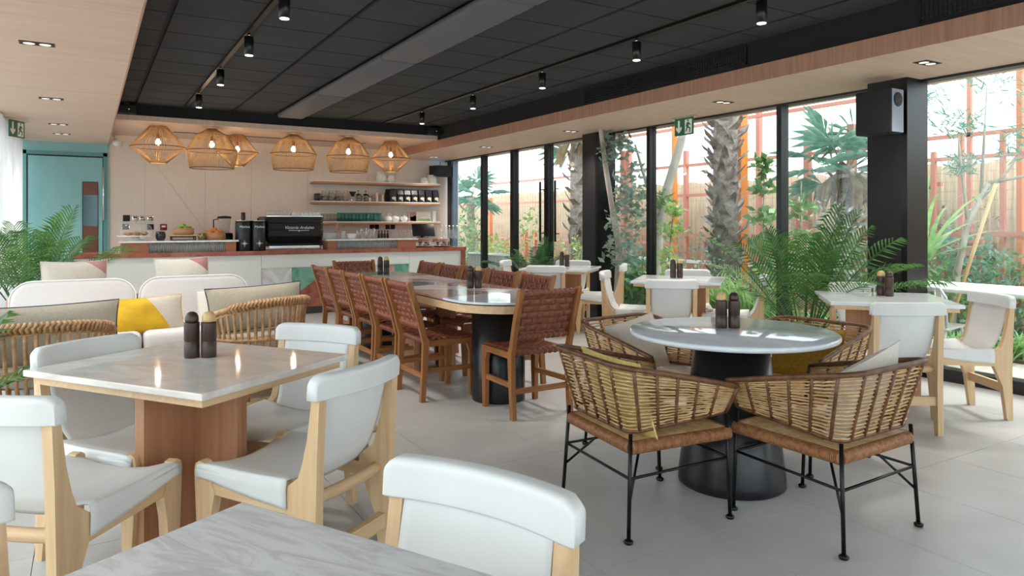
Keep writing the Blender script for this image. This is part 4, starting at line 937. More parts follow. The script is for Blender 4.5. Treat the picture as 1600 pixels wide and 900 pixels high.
def bag(px, dy, lab, print_=True):
    t = thing('coffee_bag', lab, 'bag', (xat(px, YS + dy), YS + dy, SZ[1]), 0, 'black coffee bags')
    w, d = .118, .075
    vs = [(-w/2, -d/2, 0), (w/2, -d/2, 0), (w/2, d/2, 0), (-w/2, d/2, 0), (-w/2, -d/2*1.1, .14), (w/2, -d/2*1.1, .14), (w/2, d/2, .14), (-w/2, d/2, .14), (-w/2*.96, -.012, .215), (w/2*.96, -.012, .215), (w/2*.96, .006, .215), (-w/2*.96, .006, .215), (-w/2*.9, -.006, .24), (w/2*.9, -.006, .24), (w/2*.9, 0, .24), (-w/2*.9, 0, .24)]
    fs = [(3, 2, 1, 0), (12, 13, 14, 15)] + [(a + i, a + (i + 1) % 4, a + 4 + (i + 1) % 4, a + 4 + i) for a in (0, 4, 8) for i in range(4)]
    MB().add(vs, fs).build('pouch', 'bagblack', t)
    if print_:
        y = -d / 2 * 1.1 - .0015
        MB().prism([(-.03, .055), (.04, .03), (.05, .085), (.012, .10), (-.03, .085)], 0, .001, Matrix.Translation((0, y, 0)) @ RY).prism([(.02, .02), (.05, .02), (.045, .06)], 0, .001, Matrix.Translation((0, y, 0)) @ RY).build('printed_mark', 'bagpale', t)
ords = ['first', 'second', 'third', 'fourth', 'fifth', 'sixth', 'seventh']
for k in range(7): bag(613.5 + k * 11.1, -.07, ords[k] + ' black coffee bag from the left in the front row')
for k in range(7): bag(607 + k * 11.1, .05, ORD[k] + ' black coffee bag from the left in the back row', False)
for k in range(6): shelf(MB().lathe([(.030, 0), (.036, .14), (.033, .14), (.027, .008)], 16), 'tumbler', 'clearglass', 497.5 + k * 5.4, 2, ORD[k] + ' clear tall tumbler from the left on the lowest shelf', 'glass', 'clear tumblers', .03 * (k % 2))
for k in range(12): shelf(MB().lathe([(.036, 0), (.041, .155), (.038, .155), (.033, .008)], 16), 'teal_tumbler', 'tealglass', 530 + k * 5.7, 2, ORD[k] + ' teal glass tumbler from the left on the lowest shelf', 'glass', 'teal tumblers', .045 * (k % 2) - .03)
for k, px in enumerate((606.5, 617.5, 631)):
    t = thing('teapot', ['left', 'middle', 'right'][k] + ' of three white teapots on the lowest shelf', 'teapot', (xat(px, YS), YS, SZ[2]), 0, 'white teapots')
    MB().lathe([(.045, 0), (.072, .03), (.074, .06), (.055, .095), (.03, .1)], 24).build('body', 'porcelain', t); MB().lathe([(.032, .098), (.02, .11), (.008, .116), (.01, .126), (0, .128)], 18).build('lid', 'porcelain', t)
    MB().tube([(-.06, 0, .04), (-.09, 0, .07), (-.105, 0, .10)], [.016, .011, .008], 8).build('spout', 'porcelain', t); MB().tube([(.055 * math.cos(R(a)), 0, .085 + .075 * math.sin(R(a))) for a in range(0, 181, 15)], .0035, 6).build('handle', 'chrome', t)
t = thing('picture_box', 'boxed picture of a pale landscape leaning on the lowest shelf', 'picture', (xat(657, YS), YS + .03, SZ[2])); w = .44
MB().b2(-w / 2, w / 2, 0, .03, 0, .185).build('box', 'paper', t)
for a, b, c, d_, mt in ((-.48, -.16, .02, .98, 'pinkvelvet'), (-.44, -.3, .1, .5, 'paper'), (-.3, -.17, .05, .6, 'smoke'), (-.15, .48, .55, .98, 'creamfabric'), (-.15, .48, .3, .55, 'linenpale'), (-.15, .48, .04, .3, 'grassy')): MB().b2(w * a, w * b, -.0015, 0, .185 * c, .185 * d_).build('print', mt, t)
shelf(MB().rbox((0, .05, .10), (.07, .012, .20), .003, 1), 'white_card', 'white', 680, 2, 'white card at the right end of the lowest shelf', 'card')
# sockets and switches
def plate(px, py, w, h, mat, lab, cat, grp=None, dot=None):
    Y = YB - .012; t = thing('wall_plate', lab, cat, (xat(px, Y), Y, zat(px, py, Y)), 0, grp); MB().rbox((0, -.006, 0), (w, .012, h), .003, 1).build('plate', mat, t)
    if dot: MB().box((0, -.0135, .012), (w * .55, .004, h * .28)).build('rocker', dot, t)
for k, px in enumerate((581, 588.5, 605.5, 613.5, 647)): plate(px, 354.5, .085, .085, 'blackmatte', ['first', 'second', 'third', 'fourth', 'fifth'][k] + ' black socket from the left under the shelves', 'socket', 'black sockets')
plate(197.5, 341, .095, .095, 'blackmatte', 'black blank plate above the cake dome', 'wall plate')
for k, px in enumerate((211, 222, 234.5)): plate(px, 341, .085, .085, 'chrome', ['left', 'middle', 'right'][k] + ' of three steel switches above the cake dome', 'switch', 'steel switches', 'blackmatte')
plate(196.5, 354.5, .09, .085, 'blackmatte', 'black socket half hidden by the left of the cake dome', 'socket'); plate(235, 354.5, .09, .085, 'blackmatte', 'black socket right of the cake dome', 'socket')
plate(255.5, 355, .10, .10, nmat('firered', lin('#8e1f2c'), .4), 'red fire call point on the bar wall', 'call point', None, 'white')
# ================================================================ lamps
emis('bulb', (1.0, .78, .5), 5.5); emis('lens', (1.0, .93, .82), 3); emis('dimlens', (1.0, .92, .8), .55)
def lamp(kind, name, loc, energy, col, parent, size=.03, angle=100, blend=.8):
    l = bpy.data.lights.new(name, kind); l.energy = energy; l.color = col; l.shadow_soft_size = size
    if kind == 'SPOT': l.spot_size = R(angle); l.spot_blend = blend
    o = bpy.data.objects.new(name, l); COL.objects.link(o); o.location = loc; o.parent = parent; return o
def pendant(shape, px, Y, s, h, label):
    X = xat(px, Y); ztop = ZF - .02
    t = thing('pendant_lamp', label, 'pendant lamp', (X, Y, ztop), 0, 'woven rattan pendant lamps')
    if shape == 'diamond': prof = [(.105, 0), (.345, -.57), (.105, -1)]
    else: prof = [(.055, 0), (.20, -.17), (.32, -.56), (.275, -1)]
    prof = [(r * s, z * h) for r, z in prof]
    m = MB(); n = 64 if shape == 'diamond' else 84
    for k in range(n):
        a = 2 * math.pi * k / n; m.tube([(r * math.cos(a), r * math.sin(a), z) for r, z in prof], .0042, 4)
    o = m.build('rattan_rods', 'lampcane', t); o['kind'] = 'stuff'
    for r, z in prof: MB().tube([(r * math.cos(R(a)), r * math.sin(R(a)), z) for a in range(0, 360, 10)], .006, 6, True).build('hoop', 'rattandark' if r > .25 * s else 'lampcane', t)
    MB().tube([(0, 0, .02), (0, 0, -.10 * h / .5)], .003, 6).build('cord', 'blackmatte', t); MB().lathe([(.05, .012), (.05, .02), (0, .02)], 20).build('ceiling_rose', 'white', t)
    MB().lathe([(.018, -.10), (.02, -.11), (.02, -.165), (.012, -.17)], 14).build('socket', nmat('copper', lin('#a0603f'), .35, .8), t)
    MB().lathe([(.012, -.17), (.03, -.20), (.035, -.225), (.024, -.252), (0, -.262)], 16).build('bulb', 'bulb', t)
    lamp('POINT', 'bulb_light', (0, 0, -.30), 2.0, (1, .76, .5), t, .028)
pendant('diamond', 247, 10.75, 1.0, .50, 'diamond-shaped rattan pendant, first from the left over the bar')
pendant('dome', 331, 10.68, 1.05, .55, 'dome-shaped rattan pendant, second from the left over the bar')
pendant('diamond', 371, 11.18, .86, .47, 'smaller diamond rattan pendant overlapping the second lamp')
pendant('dome', 458.5, 10.75, 1.04, .52, 'dome-shaped rattan pendant in the middle, left of the shelves')
pendant('dome', 544.5, 10.68, 1.02, .53, 'dome-shaped rattan pendant over the left end of the shelves')
pendant('diamond', 610.5, 10.85, .92, .49, 'diamond-shaped rattan pendant at the right end of the row')
SPOT_E, DOWN_E = 42, 48
for X, ys_, lab in ((1.11, (4.78, 5.98, 7.41, 8.99), 'left'), (3.9, (3.24, 4.51, 5.93, 7.42, 8.91), 'right')):
    t = thing('light_track', 'black ceiling track carrying the %s row of spotlights' % lab, 'light track', (X, 4.2, ZC)); MB().b2(-.02, .02, -6.3, 6.1, -.022, .0).build('rail', 'blackmetal', t)
    for k, y in enumerate(ys_):
        t = thing('spotlight', '%s black cylinder spotlight on the %s ceiling track' % (['nearest', 'second nearest', 'third nearest', 'fourth nearest', 'farthest'][k], lab), 'spotlight', (X, y, ZC - .022), 0, 'black track spotlights')
        MB().lathe([(.012, 0), (.012, -.03)], 12).build('stem', 'chrome', t); MB().lathe([(.037, -.178), (.037, -.03), (0, -.028)][::-1], 24).build('housing', 'black', t)
        MB().lathe([(.030, -.176), (.030, -.182), (0, -.183)][::-1], 20).build('lens', 'lens', t); lamp('SPOT', 'spot_light', (0, 0, -.20), SPOT_E, (1, .93, .84), t, .12, 95)
def sof(px, py): return tp(px, py, ZS)
for k, (px, py) in enumerate([(1449, 98), (1130, 159.5), (892, 205), (760, 229.5), (678, 245), (58, 68), (80, 154), (91, 194), (96.5, 209)]):
    x, y = sof(px, py); side = 'right' if k < 5 else 'left'; nn = ['nearest', 'second nearest', 'third nearest', 'fourth nearest', 'farthest'][k % 5]
    t = thing('downlight', '%s twin recessed downlight in the %s timber soffit' % (nn, side), 'downlight', (x, y, ZS), 0, 'recessed twin downlights')
    MB().b2(-.10, .10, -.052, .052, -.004, .0).build('trim_plate', 'blackmatte', t)
    for s in (-1, 1): MB().lathe([(.034, -.006), (.034, -.0045), (0, -.0045)], 18, (s * .045, 0, 0)).build('lens', 'dimlens', t)
    lamp('SPOT', 'down_light', (0, 0, -.02), DOWN_E, (1, .92, .83), t, .14, 115)
x0, x1 = 1.07, 3.99
tag(B(x0, x1, 11.44, 11.50, ZF - .004, ZF).build('linear_diffuser', 'blackmatte'), 'long black slot diffuser in the soffit above the bar', 'air vent')
def grille(y0, y1, label):
    t = thing('air_grille', label, 'air vent', (XF + .02, (y0 + y1) / 2, (ZF + ZC) / 2)); L = y1 - y0; m = MB()
    MB().b2(-.004, 0, -L/2, L/2, -.075, .075).build('backing', 'blackmatte', t)
    MB().b2(-.012, 0, -L/2, L/2, .068, .08).b2(-.012, 0, -L/2, L/2, -.08, -.068).b2(-.012, 0, -L/2, -L/2+.012, -.08, .08).b2(-.012, 0, L/2-.012, L/2, -.08, .08).build('frame', 'ceilingblack', t)
    for k in range(5): m.b2(-.011, -.004, -L/2, L/2, -.055 + k * .026, -.05 + k * .026)
    for k in range(int(L / .03)): m.b2(-.010, -.004, -L/2 + k * .03, -L/2 + k * .03 + .004, -.068, .068)
    o = m.build('grid_bars', 'framegrey', t); o['kind'] = 'stuff'
grille(yat(1165, XF), yat(912, XF), 'long black air grille above the right timber fascia'); grille(1.6, yat(1435, XF), 'black air grille at the top right above the fascia')

# speakers, camera, signs
t = thing('wall_speaker', 'black box loudspeaker mounted on the large black column', 'speaker', (5.585, 3.455, 2.185))
MB().rbox((0, 0, 0), (.17, .31, .36), .012, 2).build('cabinet', 'blackmatte', t); nmat('bafflegrey', lin('#77818f'), .5)
MB().b2(-.078, .078, -.160, -.1545, -.172, .172).build('baffle', 'bafflegrey', t)
for z, r_ in ((.09, .058),): MB().lathe([(r_, 0), (r_ * .95, .006), (r_ * .4, -.0), (0, .004)], 24, M=Matrix.Translation((0, -.16, z)) @ RY).build('driver', 'blackmatte' if z > 0 else 'bafflegrey', t)
MB().b2(.08, .17, .0, .06, -.04, .04).build('bracket', 'blackmetal', t)
x = xat(689, 12.3); t = thing('corner_speaker', 'black wedge loudspeaker in the far corner under the soffit', 'speaker', (x, 12.28, 2.26))
MB().prism([(-.16, -.12), (.16, -.12), (.2, .12), (-.2, .12)], -.10, .10).build('cabinet', 'blackmatte', t); MB().tube([(0, .05, .1), (.02, .1, .17), (.04, .15, .2)], .006, 6).build('cable', 'blackmatte', t)
emis('bluelight', (.25, .6, 1), 2.5); MB().b2(-.10, .06, .06, .1, .098, .104).build('status_light', 'bluelight', t)
for px, lab in ((677, 'right'), (198, 'left')):
    x = xat(px, YBF - .05); t = thing('ceiling_speaker', 'small black box speaker at the %s end of the black upstand' % lab, 'speaker', (x, YBF - .08, 2.74)); MB().rbox((0, 0, 0), (.22, .12, .11), .01, 2).build('cabinet', 'blackmatte', t)
    MB().lathe([(.02, 0), (.012, .01), (0, .012)], 14, M=Matrix.Translation((.02, -.06, 0)) @ RY).build('emblem', 'chrome', t); MB().b2(-.03, .03, -.02, .09, .05, .085).build('bracket', 'blackmetal', t)
x = xat(184, 12.2); t = thing('security_camera', 'small white and black security camera under the bar soffit', 'camera', (x, 12.2, 2.48))
MB().tube([(-.05, .1, .13), (-.03, .05, .04)], .012, 8).build('mount', 'white', t); M_ = Matrix.Rotation(R(60), 4, 'Z') @ Matrix.Rotation(R(100), 4, 'Y')
MB().lathe([(.05, -.02), (.055, .0), (.055, .10)], 20, (0, 0, -.05), M=M_).build('body', 'white', t); MB().lathe([(.05, .05), (.05, .06), (.02, .065), (0, .062)], 20, M=M_).build('lens', 'black', t)
nmat('signgreen', lin('#0f6b46'), .4)
def exit_sign(loc, rz, w, h, label):
    t = thing('exit_sign', label, 'exit sign', loc, rz)        # panel in local X-Z, front towards -y
    MB().b2(-w / 2, w / 2, -.004, .004, -h, 0).build('panel', 'signgreen', t); MB().b2(-w / 2 - .03, w / 2 + .03, -.03, .03, .0, .022).build('mount', 'chrome', t)
    def pr(poly, mat, d=.0045): return MB().prism([(a * w, b * h - h) for a, b in poly], 0, .0015, Matrix.Translation((0, -.004 - (d - .0045), 0)) @ RY)
    MB().b2(.05 * w, .42 * w, -.0052, -.004, -.92 * h, -.10 * h).build('white_field', 'white', t)
    pr([(-.32, .9), (-.22, .9), (-.22, .45), (-.12, .52), (-.12, .36), (-.27, .14), (-.42, .36), (-.42, .52), (-.32, .45)], 'white').build('arrow', 'white', t)
    m = MB()
    for poly in ([(.19, .78), (.26, .78), (.26, .88), (.19, .88)], [(.15, .44), (.24, .42), (.27, .74), (.17, .74)], [(.10, .5), (.17, .74), (.19, .66), (.14, .48)], [(.26, .74), (.36, .58), (.33, .54), (.25, .64)], [(.15, .46), (.08, .2), (.12, .18), (.22, .44)], [(.18, .44), (.30, .34), (.28, .14), (.33, .14), (.36, .38), (.24, .5)]):
        m.prism([(a * w, b * h - h) for a, b in poly], 0, .001, Matrix.Translation((0, -.0055, 0)) @ RY)
    m.build('running_figure', 'signgreen', t)
x, y = tp(1069, 186, ZS - .03); exit_sign((x, y, ZS - .022), R(-90), .29, .19, 'green exit sign with white arrow hanging by the windows')
x, y = tp(26, 190, ZS - .03); exit_sign((x, y, ZS - .022), R(60), .26, .19, 'exit sign hanging beside the sheer curtain, seen edge on')

# ================================================================ plants
def frond_mb(L, arch, az, el, nleaf=30, leaf=.32, wid=.016, droop=.5, base=(0, 0, 0), bare=.34):
    m = MB(); d0 = Vector((math.cos(az) * math.cos(el), math.sin(az) * math.cos(el), math.sin(el))); hz = Vector((math.cos(az), math.sin(az), 0))
    pts = []; N = 14
    for i in range(N + 1):
        s = i / N; pts.append(Vector(base) + d0 * L * s + hz * arch * .35 * L * s * s - Vector((0, 0, 1)) * arch * L * s ** 2.2)
    m.tube(pts, [lerp(.008, .002, i / N) for i in range(N + 1)], 5)
    side = Vector((-math.sin(az), math.cos(az), 0))
    for k in range(nleaf):
        s = bare + (1 - bare) * (k + .5) / nleaf; f = s * N; i = min(int(f), N - 1); p = pts[i].lerp(pts[i+1], f - i); tg = (pts[i+1] - pts[i]).normalized()
        ll = leaf * (math.sin(math.pi * min(1, .15 + .85 * (s - bare) / (1 - bare) * .95)) ** .6) * rng.uniform(.85, 1.1)
        for sg in (-1, 1):
            upv = tg.cross(side * sg); upv = upv if upv.z > 0 else -upv
            d = (side * sg * .75 + tg * lerp(.5, 1.0, s) + upv * .35).normalized()
            e1 = p + d * ll * .5 + Vector((0, 0, -.06 * droop * ll)); e2 = p + d * ll * .92 + Vector((0, 0, -droop * ll * .55))
            wv = tg * (wid / 2)
            m.add([p - wv * .5, p + wv * .5, e1 - wv, e1 + wv, e2], [(0, 1, 3, 2), (2, 3, 4)])
    return m
def palm(label, loc, n, L, leaf, pot_r, pot_h, el0, el1, mat='palmleaf', nleaf=30, wid=.016, azs=None, potmat='plantergrey', stems=True):
    t = thing('potted_palm', label, 'plant', loc)
    MB().lathe([(pot_r * .8, 0), (pot_r, pot_h * .9), (pot_r * 1.03, pot_h), (pot_r * .93, pot_h), (pot_r * .9, pot_h * .85), (0, pot_h * .84)], 28).build('pot', potmat, t)
    for k in range(n):
        az = (k * 2.39996 if azs is None else R(azs[k % len(azs)])) + rng.uniform(-.15, .15); el = lerp(R(el1), R(el0), (k + .5) / n) + rng.uniform(-.06, .06); l = L * rng.uniform(.8, 1.1)
        b = (pot_r * .35 * math.cos(az), pot_r * .35 * math.sin(az), pot_h * .8)
        fm = frond_mb(l, rng.uniform(.22, .42) * (1.3 - el / 1.7), az, el, nleaf, leaf, wid, rng.uniform(.4, .8), b); 
        lo, hi, yc = XL + .17 - loc[0], XR - .06 - loc[0], 3.74 - loc[1]       # leaves press against glass and column instead of passing through
        fm.v = [(max(lo, min(hi if y > yc else XR - .27 - loc[0], x)), y, z) for x, y, z in fm.v]
        fm.build('frond', mat, t)
    return t
palm('tall areca palm by the right black column, behind the square tables', (5.27, 3.93, 0), 20, 1.28, .36, .17, .32, 47, 84, 'palmleaf', 22, .017, [270, 150, 225, 285, 120, 250, 190, 265, 90, 235, 300, 170, 255, 140, 210, 278, 105, 245, 195, 268])
palm('bushy dark potted palm by the glass door behind the farthest table', (5.30, 8.24, 0), 18, .80, .26, .17, .42, 25, 82, 'palmdark', 20, .017)
palm('areca palm in the left corner in front of the teal door', (-.47, 8.15, 0), 17, 1.25, .38, .18, .38, 50, 84, 'palmleaf', 22, .018)
palm('potted palm at the left edge whose frond tip crosses the grey cushion', (-.66, 4.40, 0), 5, .72, .26, .13, .36, 42, 62, 'palmleaf', 16, .024, [55, 200, 120, 280, 20])
# ================================================================ the garden outside the glass
GZ = -.06
struct('ground', MB().b2(XR + .14, 40, -25, 60, GZ - .2, GZ), 'deck'); struct('ground_left', MB().b2(-40, XL - .12, -25, 60, GZ - .2, GZ), 'deck')
struct('floor_court', MB().b2(9.3, 30, -8, 50, GZ, GZ + .012), 'court'); struct('floor_planting_bed', MB().b2(6.75, 9.0, 4.6, 26, GZ, GZ + .03).b2(7.6, 9.0, -3, 4.4, GZ, GZ + .03), 'soil')
def pd(px, t, z=GZ):      # point at column px, distance t along the view
    a, b = ray(px); return (a * t, b * t, z)
def pg(px, t, r):           # the same, kept at least r clear of the glass wall
    a, b = ray(px); t = max(t, (XR + .2 + r) / a); return (a * t, b * t, GZ)
def leaves(m, c, n, rx, ry, rz_, size, asp=.45, shell=.55):
    for _ in range(n):
        while True:
            u = Vector((rng.uniform(-1, 1), rng.uniform(-1, 1), rng.uniform(-1, 1)))
            if shell < u.length < 1: break
        p = Vector((c[0] + u.x * rx, c[1] + u.y * ry, c[2] + u.z * rz_)); s = size * rng.uniform(.6, 1.25)
        d = Vector((rng.uniform(-1, 1), rng.uniform(-1, 1), rng.uniform(-.6, .9))).normalized(); w = d.cross(Vector((rng.uniform(-1, 1), rng.uniform(-1, 1), rng.uniform(-1, 1)))).normalized() * s * asp / 2
        m.add([p, p + d * s * .45 + w, p + d * s, p + d * s * .45 - w], [(0, 1, 2), (0, 2, 3)])
def shrub(label, c, rx, h, n, size, mat, asp=.45, name='shrub', stems=6, group='shrubs outside the glass'):
    t = thing(name, label, 'shrub', c, 0, group); m = MB(); leaves(m, (0, 0, h * .55), n, rx, rx, h * .5, size, asp, .3); o = m.build('foliage', mat, t); o['kind'] = 'stuff'
    for k in range(stems): a = k * 2.4; MB().tube([(0, 0, 0), (rx * .25 * math.cos(a), rx * .25 * math.sin(a), h * .4), (rx * .6 * math.cos(a), rx * .6 * math.sin(a), h * .8)], [.012, .008, .004], 5).build('stem', 'bark', t)
    return t
def blades(label, c, n, L, wid, mat, spread=.9, name='grass_clump', cat='plant', group='strappy plants in the bed'):
    t = thing(name, label, cat, c, 0, group)
    m = MB()
    for k in range(n):
        az = rng.uniform(0, 6.28); el = rng.uniform(.75, 1.45) if spread < 1 else rng.uniform(.3, 1.4); l = L * rng.uniform(.6, 1.1); b = Vector((rng.uniform(-.1, .1), rng.uniform(-.1, .1), 0))
        hz = Vector((math.cos(az), math.sin(az), 0)); sd = Vector((-hz.y, hz.x, 0)); P_ = []
        for i in range(6):
            s = i / 5; P_.append(b + hz * l * (math.cos(el) * s + .25 * s * s) + Vector((0, 0, l * (math.sin(el) * s - .28 * s ** 2.5))))
        vs = []
        for i, p in enumerate(P_): w = wid * (1 - (i / 5) ** 2) / 2 + .0006; vs += [p - sd * w, p + sd * w]
        m.add(vs, [(2 * i, 2 * i + 1, 2 * i + 3, 2 * i + 2) for i in range(5)])
    o = m.build('blades', mat, t); o['kind'] = 'stuff'; return t
def tree(label, c, path, r, mat, crowns, leafmat_, size, n, asp=.4, name='tree', branches=()):
    t = thing(name, label, 'tree', c); MB().tube(path, [lerp(r, r * .5, i / (len(path) - 1)) for i in range(len(path))], 10).build('trunk', mat, t)
    for b in branches: MB().tube(b, [r * .45, r * .3, r * .15][:len(b)] if len(b) <= 3 else r * .2, 6).build('branch', mat, t)
    m = MB()
    for cc, rr in crowns: leaves(m, cc, n, rr, rr, rr * .8, size, asp, .2)
    o = m.build('foliage', leafmat_, t); o['kind'] = 'stuff'; return t
def fan(m, c, d, r, n=13):
    d = Vector(d).normalized(); s = d.cross(Vector((0, 0, 1))).normalized(); u = s.cross(d)
    for k in range(n):
        a = R(-125 + 250 * k / (n - 1)); q = (d * math.cos(a) + s * math.sin(a)).normalized(); p = Vector(c); w = q.cross(u).normalized() * .012 * r / .5
        e = p + q * r * .6 + u * .04; f = p + q * r + Vector((0, 0, -.10 * r))
        m.add([p, e + w, f, e - w], [(0, 1, 2), (0, 2, 3)])
def fan_palm(label, c, h, r, nf, fr, crown=True, boots=0, trunkvis=True, dead=0):
    t = thing('fan_palm', label, 'palm tree', c)
    MB().tube([(0, 0, 0), (.02, .01, h * .5), (0, 0, h)], [r * 1.15, r, r * .9], 14).build('trunk', 'bark', t)
    if boots:
        m = MB()
        for k in range(boots):
            a = k * 2.4; z = .05 + (h - .1) * k / boots; ca, sa = math.cos(a), math.sin(a); o_ = rng.uniform(.06, .15); w = rng.uniform(.06, .11); tw = rng.uniform(-.08, .08)
            p = Vector((ca * r * .95, sa * r * .95, z)); sd = Vector((-sa, ca, 0)); ou = Vector((ca, sa, 0))
            m.add([p - sd * w, p + sd * w, p + ou * o_ + sd * (w * .6 + tw) + Vector((0, 0, .12)), p + ou * (o_ + .05) + sd * tw + Vector((0, 0, .17 + tw)), p + ou * o_ - sd * (w * .6 - tw) + Vector((0, 0, .10)), p + ou * .03 + Vector((0, 0, .06))], [(0, 1, 5), (0, 5, 4), (1, 2, 5), (5, 2, 3), (5, 3, 4)])
        o = m.build('leaf_bases', noisy('boots', lin('#b5aaa4'), lin('#7a6c69'), (9, 9, 9), .9), t); o['kind'] = 'stuff'
    for k in range(nf):
        a = k * 2.4; el = lerp(1.2, -.35, k / max(1, nf - 1)); d = Vector((math.cos(a) * math.cos(el), math.sin(a) * math.cos(el), math.sin(el))); m = MB(); pe = Vector((0, 0, h)) + d * fr * .9
        m.tube([(0, 0, h - .05), pe], .008, 5); fan(m, pe, d + Vector((0, 0, -.1)), fr); m.build('frond', 'bluegreen', t)
    for k in range(dead):
        a = k * 2.4; m = MB()
        for j in range(4): b = a + rng.uniform(-.3, .3); m.add([(math.cos(b) * r, math.sin(b) * r, h - .05), (math.cos(b + .09) * (r + .25), math.sin(b + .09) * (r + .25), h - .25), (math.cos(b) * (r + .3), math.sin(b) * (r + .3), h - .65)], [(0, 1, 2)])
        m.build('dry_frond', 'dryfrond', t)
    return t
# reed fence
rf = thing('reed_fence', 'tall reed screen fence at the back of the garden', 'fence', (10.0, 10, GZ))
for k in range(16):
    y0 = -14 + k * 3.2; m = MB(); h = 2.12 + rng.uniform(-.03, .04)
    m.sheet(lambda u, v: (.012 * math.sin(u * 3.2 * 62), y0 + u * 3.19, v * (h + .02 * math.sin(u * 40))), 190, 1, .02).build('reed_panel', 'reed', rf); MB().tube([(.05, y0, 0), (.05, y0, 2.2)], .03, 8).build('fence_post', 'bark', rf)
# orange steel court frame
def bar3(name, label, pts, w, mat, cat='post', grp='orange steel court frame'):
    t = thing(name, label, cat, pts[0], 0, grp); p0 = Vector(pts[0]); MB().bar((0, 0, 0), tuple(Vector(pts[1]) - p0), w, w).build('tube', mat, t)
    MB().box((0, 0, .01), (w * 2, w * 2, .02)).build('base_plate', mat, t) if name == 'steel_post' else None
FX = 9.45
def post(px, X, top, w, mat, lab): y = yat(px, X); bar3('steel_post', lab, [(X, y, GZ), (X, y, top)], w, mat)
post(1157, 8.35, 5.2, .15, 'orangebright', 'thick bright orange post right behind the shaggy palm trunk')
post(1054, 9.0, 3.05, .075, 'orangebright', 'bright orange post left of the pale leaning tree trunk')
post(1072, FX, 2.60, .075, 'redorange', 'slim red-orange post between the bright post and the palm trunk')
post(975, FX, 2.75, .11, 'redorange', 'red-orange post behind the grey-leaved tree, left one'); post(983, FX, 2.75, .09, 'redorange', 'red-orange post behind the grey-leaved tree, right one')
post(1100, FX, .9, .07, 'redorange', 'short red-orange post under the low rail'); post(1186, FX, 3.1, .075, 'redorange', 'slim red-orange post left of the wide window mullion')
post(906, FX, 2.35, .12, 'redorange', 'red-orange post beside the far black column'); post(766, FX, 1.95, .09, 'orange', 'orange post in the farthest garden window'); post(790, 8.6, .80, .11, 'orange', 'short orange post near the grey planter')
post(821, FX, 1.05, .09, 'orange', 'short orange post left of the glass door handle'); post(836, FX, 1.05, .07, 'orange', 'second short orange post left of the glass door handle')
post(1243, FX, 1.9, .09, 'redorange', 'red-orange post just right of the wide mullion'); post(1262, FX, 2.7, .09, 'redorange', 'taller red-orange post behind the fan palm leaves'); post(1331, FX, 2.7, .10, 'redorange', 'red-orange post right of the fan palm crown')
post(1459, 8.9, 2.15, .05, 'redorange', 'red-orange post behind the sword leaves'); post(1502, 8.9, 2.35, .055, 'redorange', 'thick red-orange post in the right window'); post(1515, FX, 3.1, .05, 'redorange', 'tall slim red-orange post in the right window'); post(1567, 8.9, 2.3, .05, 'redorange', 'red-orange post behind the young tree'); post(1594, 8.9, 3.2, .055, 'orange', 'orange post at the right edge of the picture')
def rail(z, y0, y1, X, w, mat, lab): bar3('steel_rail', lab, [(X, y0, z), (X, y1, z)], w, mat, 'rail')
rail(2.33, 5.5, 20, FX, .05, 'redorange', 'uppermost red-orange rail of the court frame'); rail(1.78, 5.0, 24, FX, .05, 'redorange', 'second red-orange rail crossing above the fence'); rail(1.05, 4.5, 14.5, FX, .045, 'redorange', 'third red-orange rail half way up the fence')
rail(.88, 9.5, 18, FX, .05, 'redorange', 'fourth red-orange rail with short posts'); rail(.30, 4.5, 20, FX, .04, 'redorange', 'lowest red-orange rail near the ground'); rail(.62, 5.8, 11.5, 8.8, .05, 'white', 'thin white rail in front of the court')
rail(2.05, -2, 5.6, 8.9, .045, 'redorange', 'thick red-orange rail in the right window'); rail(2.38, -2, 5.6, FX, .05, 'redorange', 'upper slim rail in the right window'); rail(1.15, -2, 5.6, 8.9, .06, 'redorange', 'middle rail in the right window'); rail(2.95, 5.4, 12, 9.0, .05, 'redorange', 'high rail left of the shaggy palm trunk')
wm_ = thing('wire_mesh', 'thin wire mesh stretched on the court frame', 'wire mesh', (FX + .05, 0, GZ)); m = MB()
for k in range(190): y = -3 + k * .12; m.bar((0, y, 0), (0, y, 2.35), .004, .004)
for k in range(20): m.bar((0, -3, .06 + k * .12), (0, 20, .06 + k * .12), .004, .004)
o = m.build('wires', nmat('wire', lin('#a9a5a2'), .5, .3), wm_); o['kind'] = 'stuff'
# trees and palms
fan_palm('shaggy palm trunk in front of the thick orange post', pd(1133, 10.3), 5.4, .17, 8, .7, True, 210)
fan_palm('low fan palm with spread crown behind the tall areca', pd(1322, 9.9), 2.10, .12, 12, .6, True, 60, True, 12)
fan_palm('palm crown showing above the far door, grey skirt below', pd(905, 14.5), 3.1, .2, 12, .75, True, 60, True, 14)
fan_palm('small fan palm in the farthest garden window', pg(735, 15, 1.2), 1.9, .1, 9, .5, True, 20)
tree('young tree with grey-green leaves left of the thin mullion', pd(972, 9.2), [(-.1, 0, 0), (-.05, 0, 1.0), (-.22, .05, 2.0), (-.35, .1, 3.0)], .05, 'palebark', [((0.05, 0, 1.35), .30), ((.12, 0, 1.85), .32), ((-.1, 0, 2.3), .25), ((.25, .05, 1.6), .28), ((.0, 0, .95), .28)], 'leafgrey', .11, 130, .5)
tree('pale leaning trunk beside the exit sign', pd(1022, 9.6), [(0, 0, 0), (.02, 0, .7), (.12, 0, 1.5), (.38, -.1, 2.4), (.55, -.15, 3.1)], .09, 'palebark', [((.3, 0, 3.3), .5), ((.1, 0, 1.65), .16)], 'leafgreen', .10, 120, .4, branches=([(.1, 0, 1.4), (-.1, .05, 1.9), (-.25, .1, 2.4)],))
